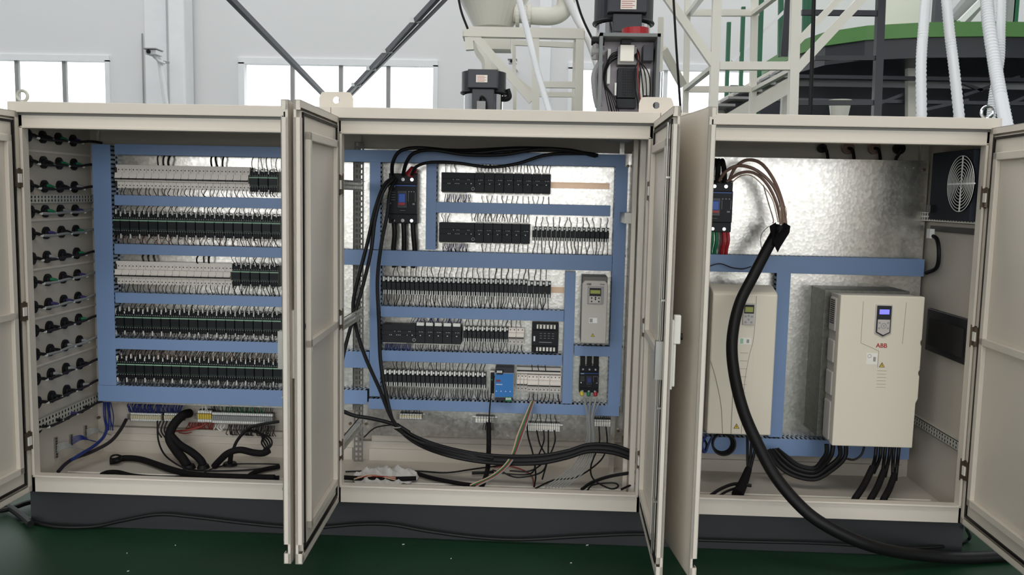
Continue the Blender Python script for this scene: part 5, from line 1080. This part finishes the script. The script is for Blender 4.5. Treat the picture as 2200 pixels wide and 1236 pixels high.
# coils below the left drive
o = MB()
for i in range(4): o.torus(at(1551+i*1.5, 952+i, .42-.01*i), .052+.003*i, .006, 'y', 28, 6)
o = o.build('cable_coil', 'rub'); tag(o, 'small black cable coil under the cream drive', 'cable coil')
cable('dark blue loop of wire left of the small coil', [(1518, 935, .45), (1508, 955, .44), (1515, 972, .44), (1522, 955, .44), (1530, 938, .45)], .006, 'wblue')
cable('dark wire crossing the dark blue loop', [(1508, 938, .46), (1518, 955, .45), (1512, 972, .45), (1506, 955, .45)], .006)
r = thing('wire_loom', 'black sleeved loom standing on the floor below the cream drive', 'cable loom', atZ(1582, 1062, FL))
MB().tube([at(1608, 1008, .36), at(1598, 1035, .28), at(1584, 1064, .16)], .0, 12, 6, rfun=lambda t, i: .019+.012*t).build('sleeve', 'sleeve', r)
for i in range(3): MB().tube([at(1606+i*9, 940, .46), at(1606+i*7, 975, .42), at(1607+i*2, 1012, .36)], .008).build('core', 'rub', r)
MB().tube([at(1528, 1064, .12), at(1550, 1050, .18), at(1580, 1040, .24), at(1614, 1044, .24)], .009).build('side_arm', 'rub', r); MB().tube([at(1545, 1066, .12), at(1562, 1056, .16), at(1584, 1048, .22)], .007).build('side_arm', 'rub', r)
for i in range(4): cable('black motor cable hanging in a deep bow between the two drives, %s' % ('lowest', 'second', 'third', 'highest')[i], [(1652+i*6, 966, .5), (1672+i*6, 1000-i*6, .45), (1705+i*4, 1022-i*7, .42), (1750, 1030-i*8, .4), (1785-i*6, 1012-i*8, .38), (1806-i*10+ (8 if i < 2 else 0), 985-i*4, .36), (1818-i*14, 955, .36)], .0125, 'rub', group='cables bowing between the drives')
cable('thin cable curling under the white drive', [(1857, 960, .4), (1850, 978, .4), (1835, 988, .4), (1818, 986, .4)], .006)
for i, (xa, xb) in enumerate(((1888, 1840), (1908, 1874), (1927, 1902))):
    r = thing('wire_loom', 'black sleeved cable pair under the white drive, %s' % ('leftmost', 'middle', 'rightmost')[i], 'cable loom', atZ(xb, 1076, FL), 'cable pairs under the white drive')
    xm = xa-14+i*4; ym = 1016+i*8
    for d in (-5, 5): MB().tube([at(xa+d, 955, .38), at(xa+d-3, 985, .36), at(xm+d*.6, ym, .28)], .010).build('core', 'rub', r)
    MB().tube([at(xm+1, ym-12, .28), at((xm+xb)/2-1, (ym+1070)/2, .2), at(xb-3, 1072, .12), atZ(xb-5, 1079, FL+.004)], .017, 12).build('sleeve', 'sleeve', r)
# floor cables along the plinths
def plinth_pts(pts, z):
    out = []
    for x, y in pts:
        p = atZ(x, y, z); out.append(p if p.y < -.02 or x > 2078 or x < 60 else at(x, y, -.02))
        out[-1].z = max(out[-1].z, z)
    return out
cable('thin black cable snaking on the green floor along the left plinth', plinth_pts([(40, 1116), (120, 1132), (200, 1132), (260, 1120), (340, 1106), (420, 1112), (520, 1124), (620, 1133), (700, 1132)], .012), .009)
cable('thin black cable on the green floor before the middle plinth', plinth_pts([(690, 1134), (770, 1127), (840, 1128), (920, 1142), (1020, 1155), (1120, 1160), (1250, 1153), (1390, 1148), (1480, 1158)], .012), .009)
cable('thin black cable on the green floor before the right plinth', plinth_pts([(1470, 1160), (1600, 1164), (1760, 1168), (1900, 1176), (2010, 1176), (2080, 1160), (2076, 1135)], .012), .008)
cable('thick black cable reaching the left plinth corner from the edge', floor_pts([(-40, 1066), (10, 1086), (40, 1104), (66, 1126)], .03), .018)
cable('second black cable behind it at the left plinth corner', floor_pts([(-30, 1102), (20, 1094), (62, 1080), (110, 1072)], .03), .014)
for i, (px, py) in enumerate(((272, 1189), (273, 1228), (864, 1170), (968, 1201), (1225, 1210), (1259, 1172), (376, 1172))):
    q = atZ(px, py, .002); o = MB().beam(q, q+V(.004+.004*(i % 3), .004*(i % 2), .001), .0025, .0015).build('debris', 'tag'); tag(o, 'tiny pale wire offcut lying on the green floor, %s' % ('far left, upper', 'far left, lower', 'left of the middle', 'centre', 'below the middle plinth, lower', 'below the middle plinth, upper', 'below the left cabinet')[i], 'offcut', 'offcuts on the floor')
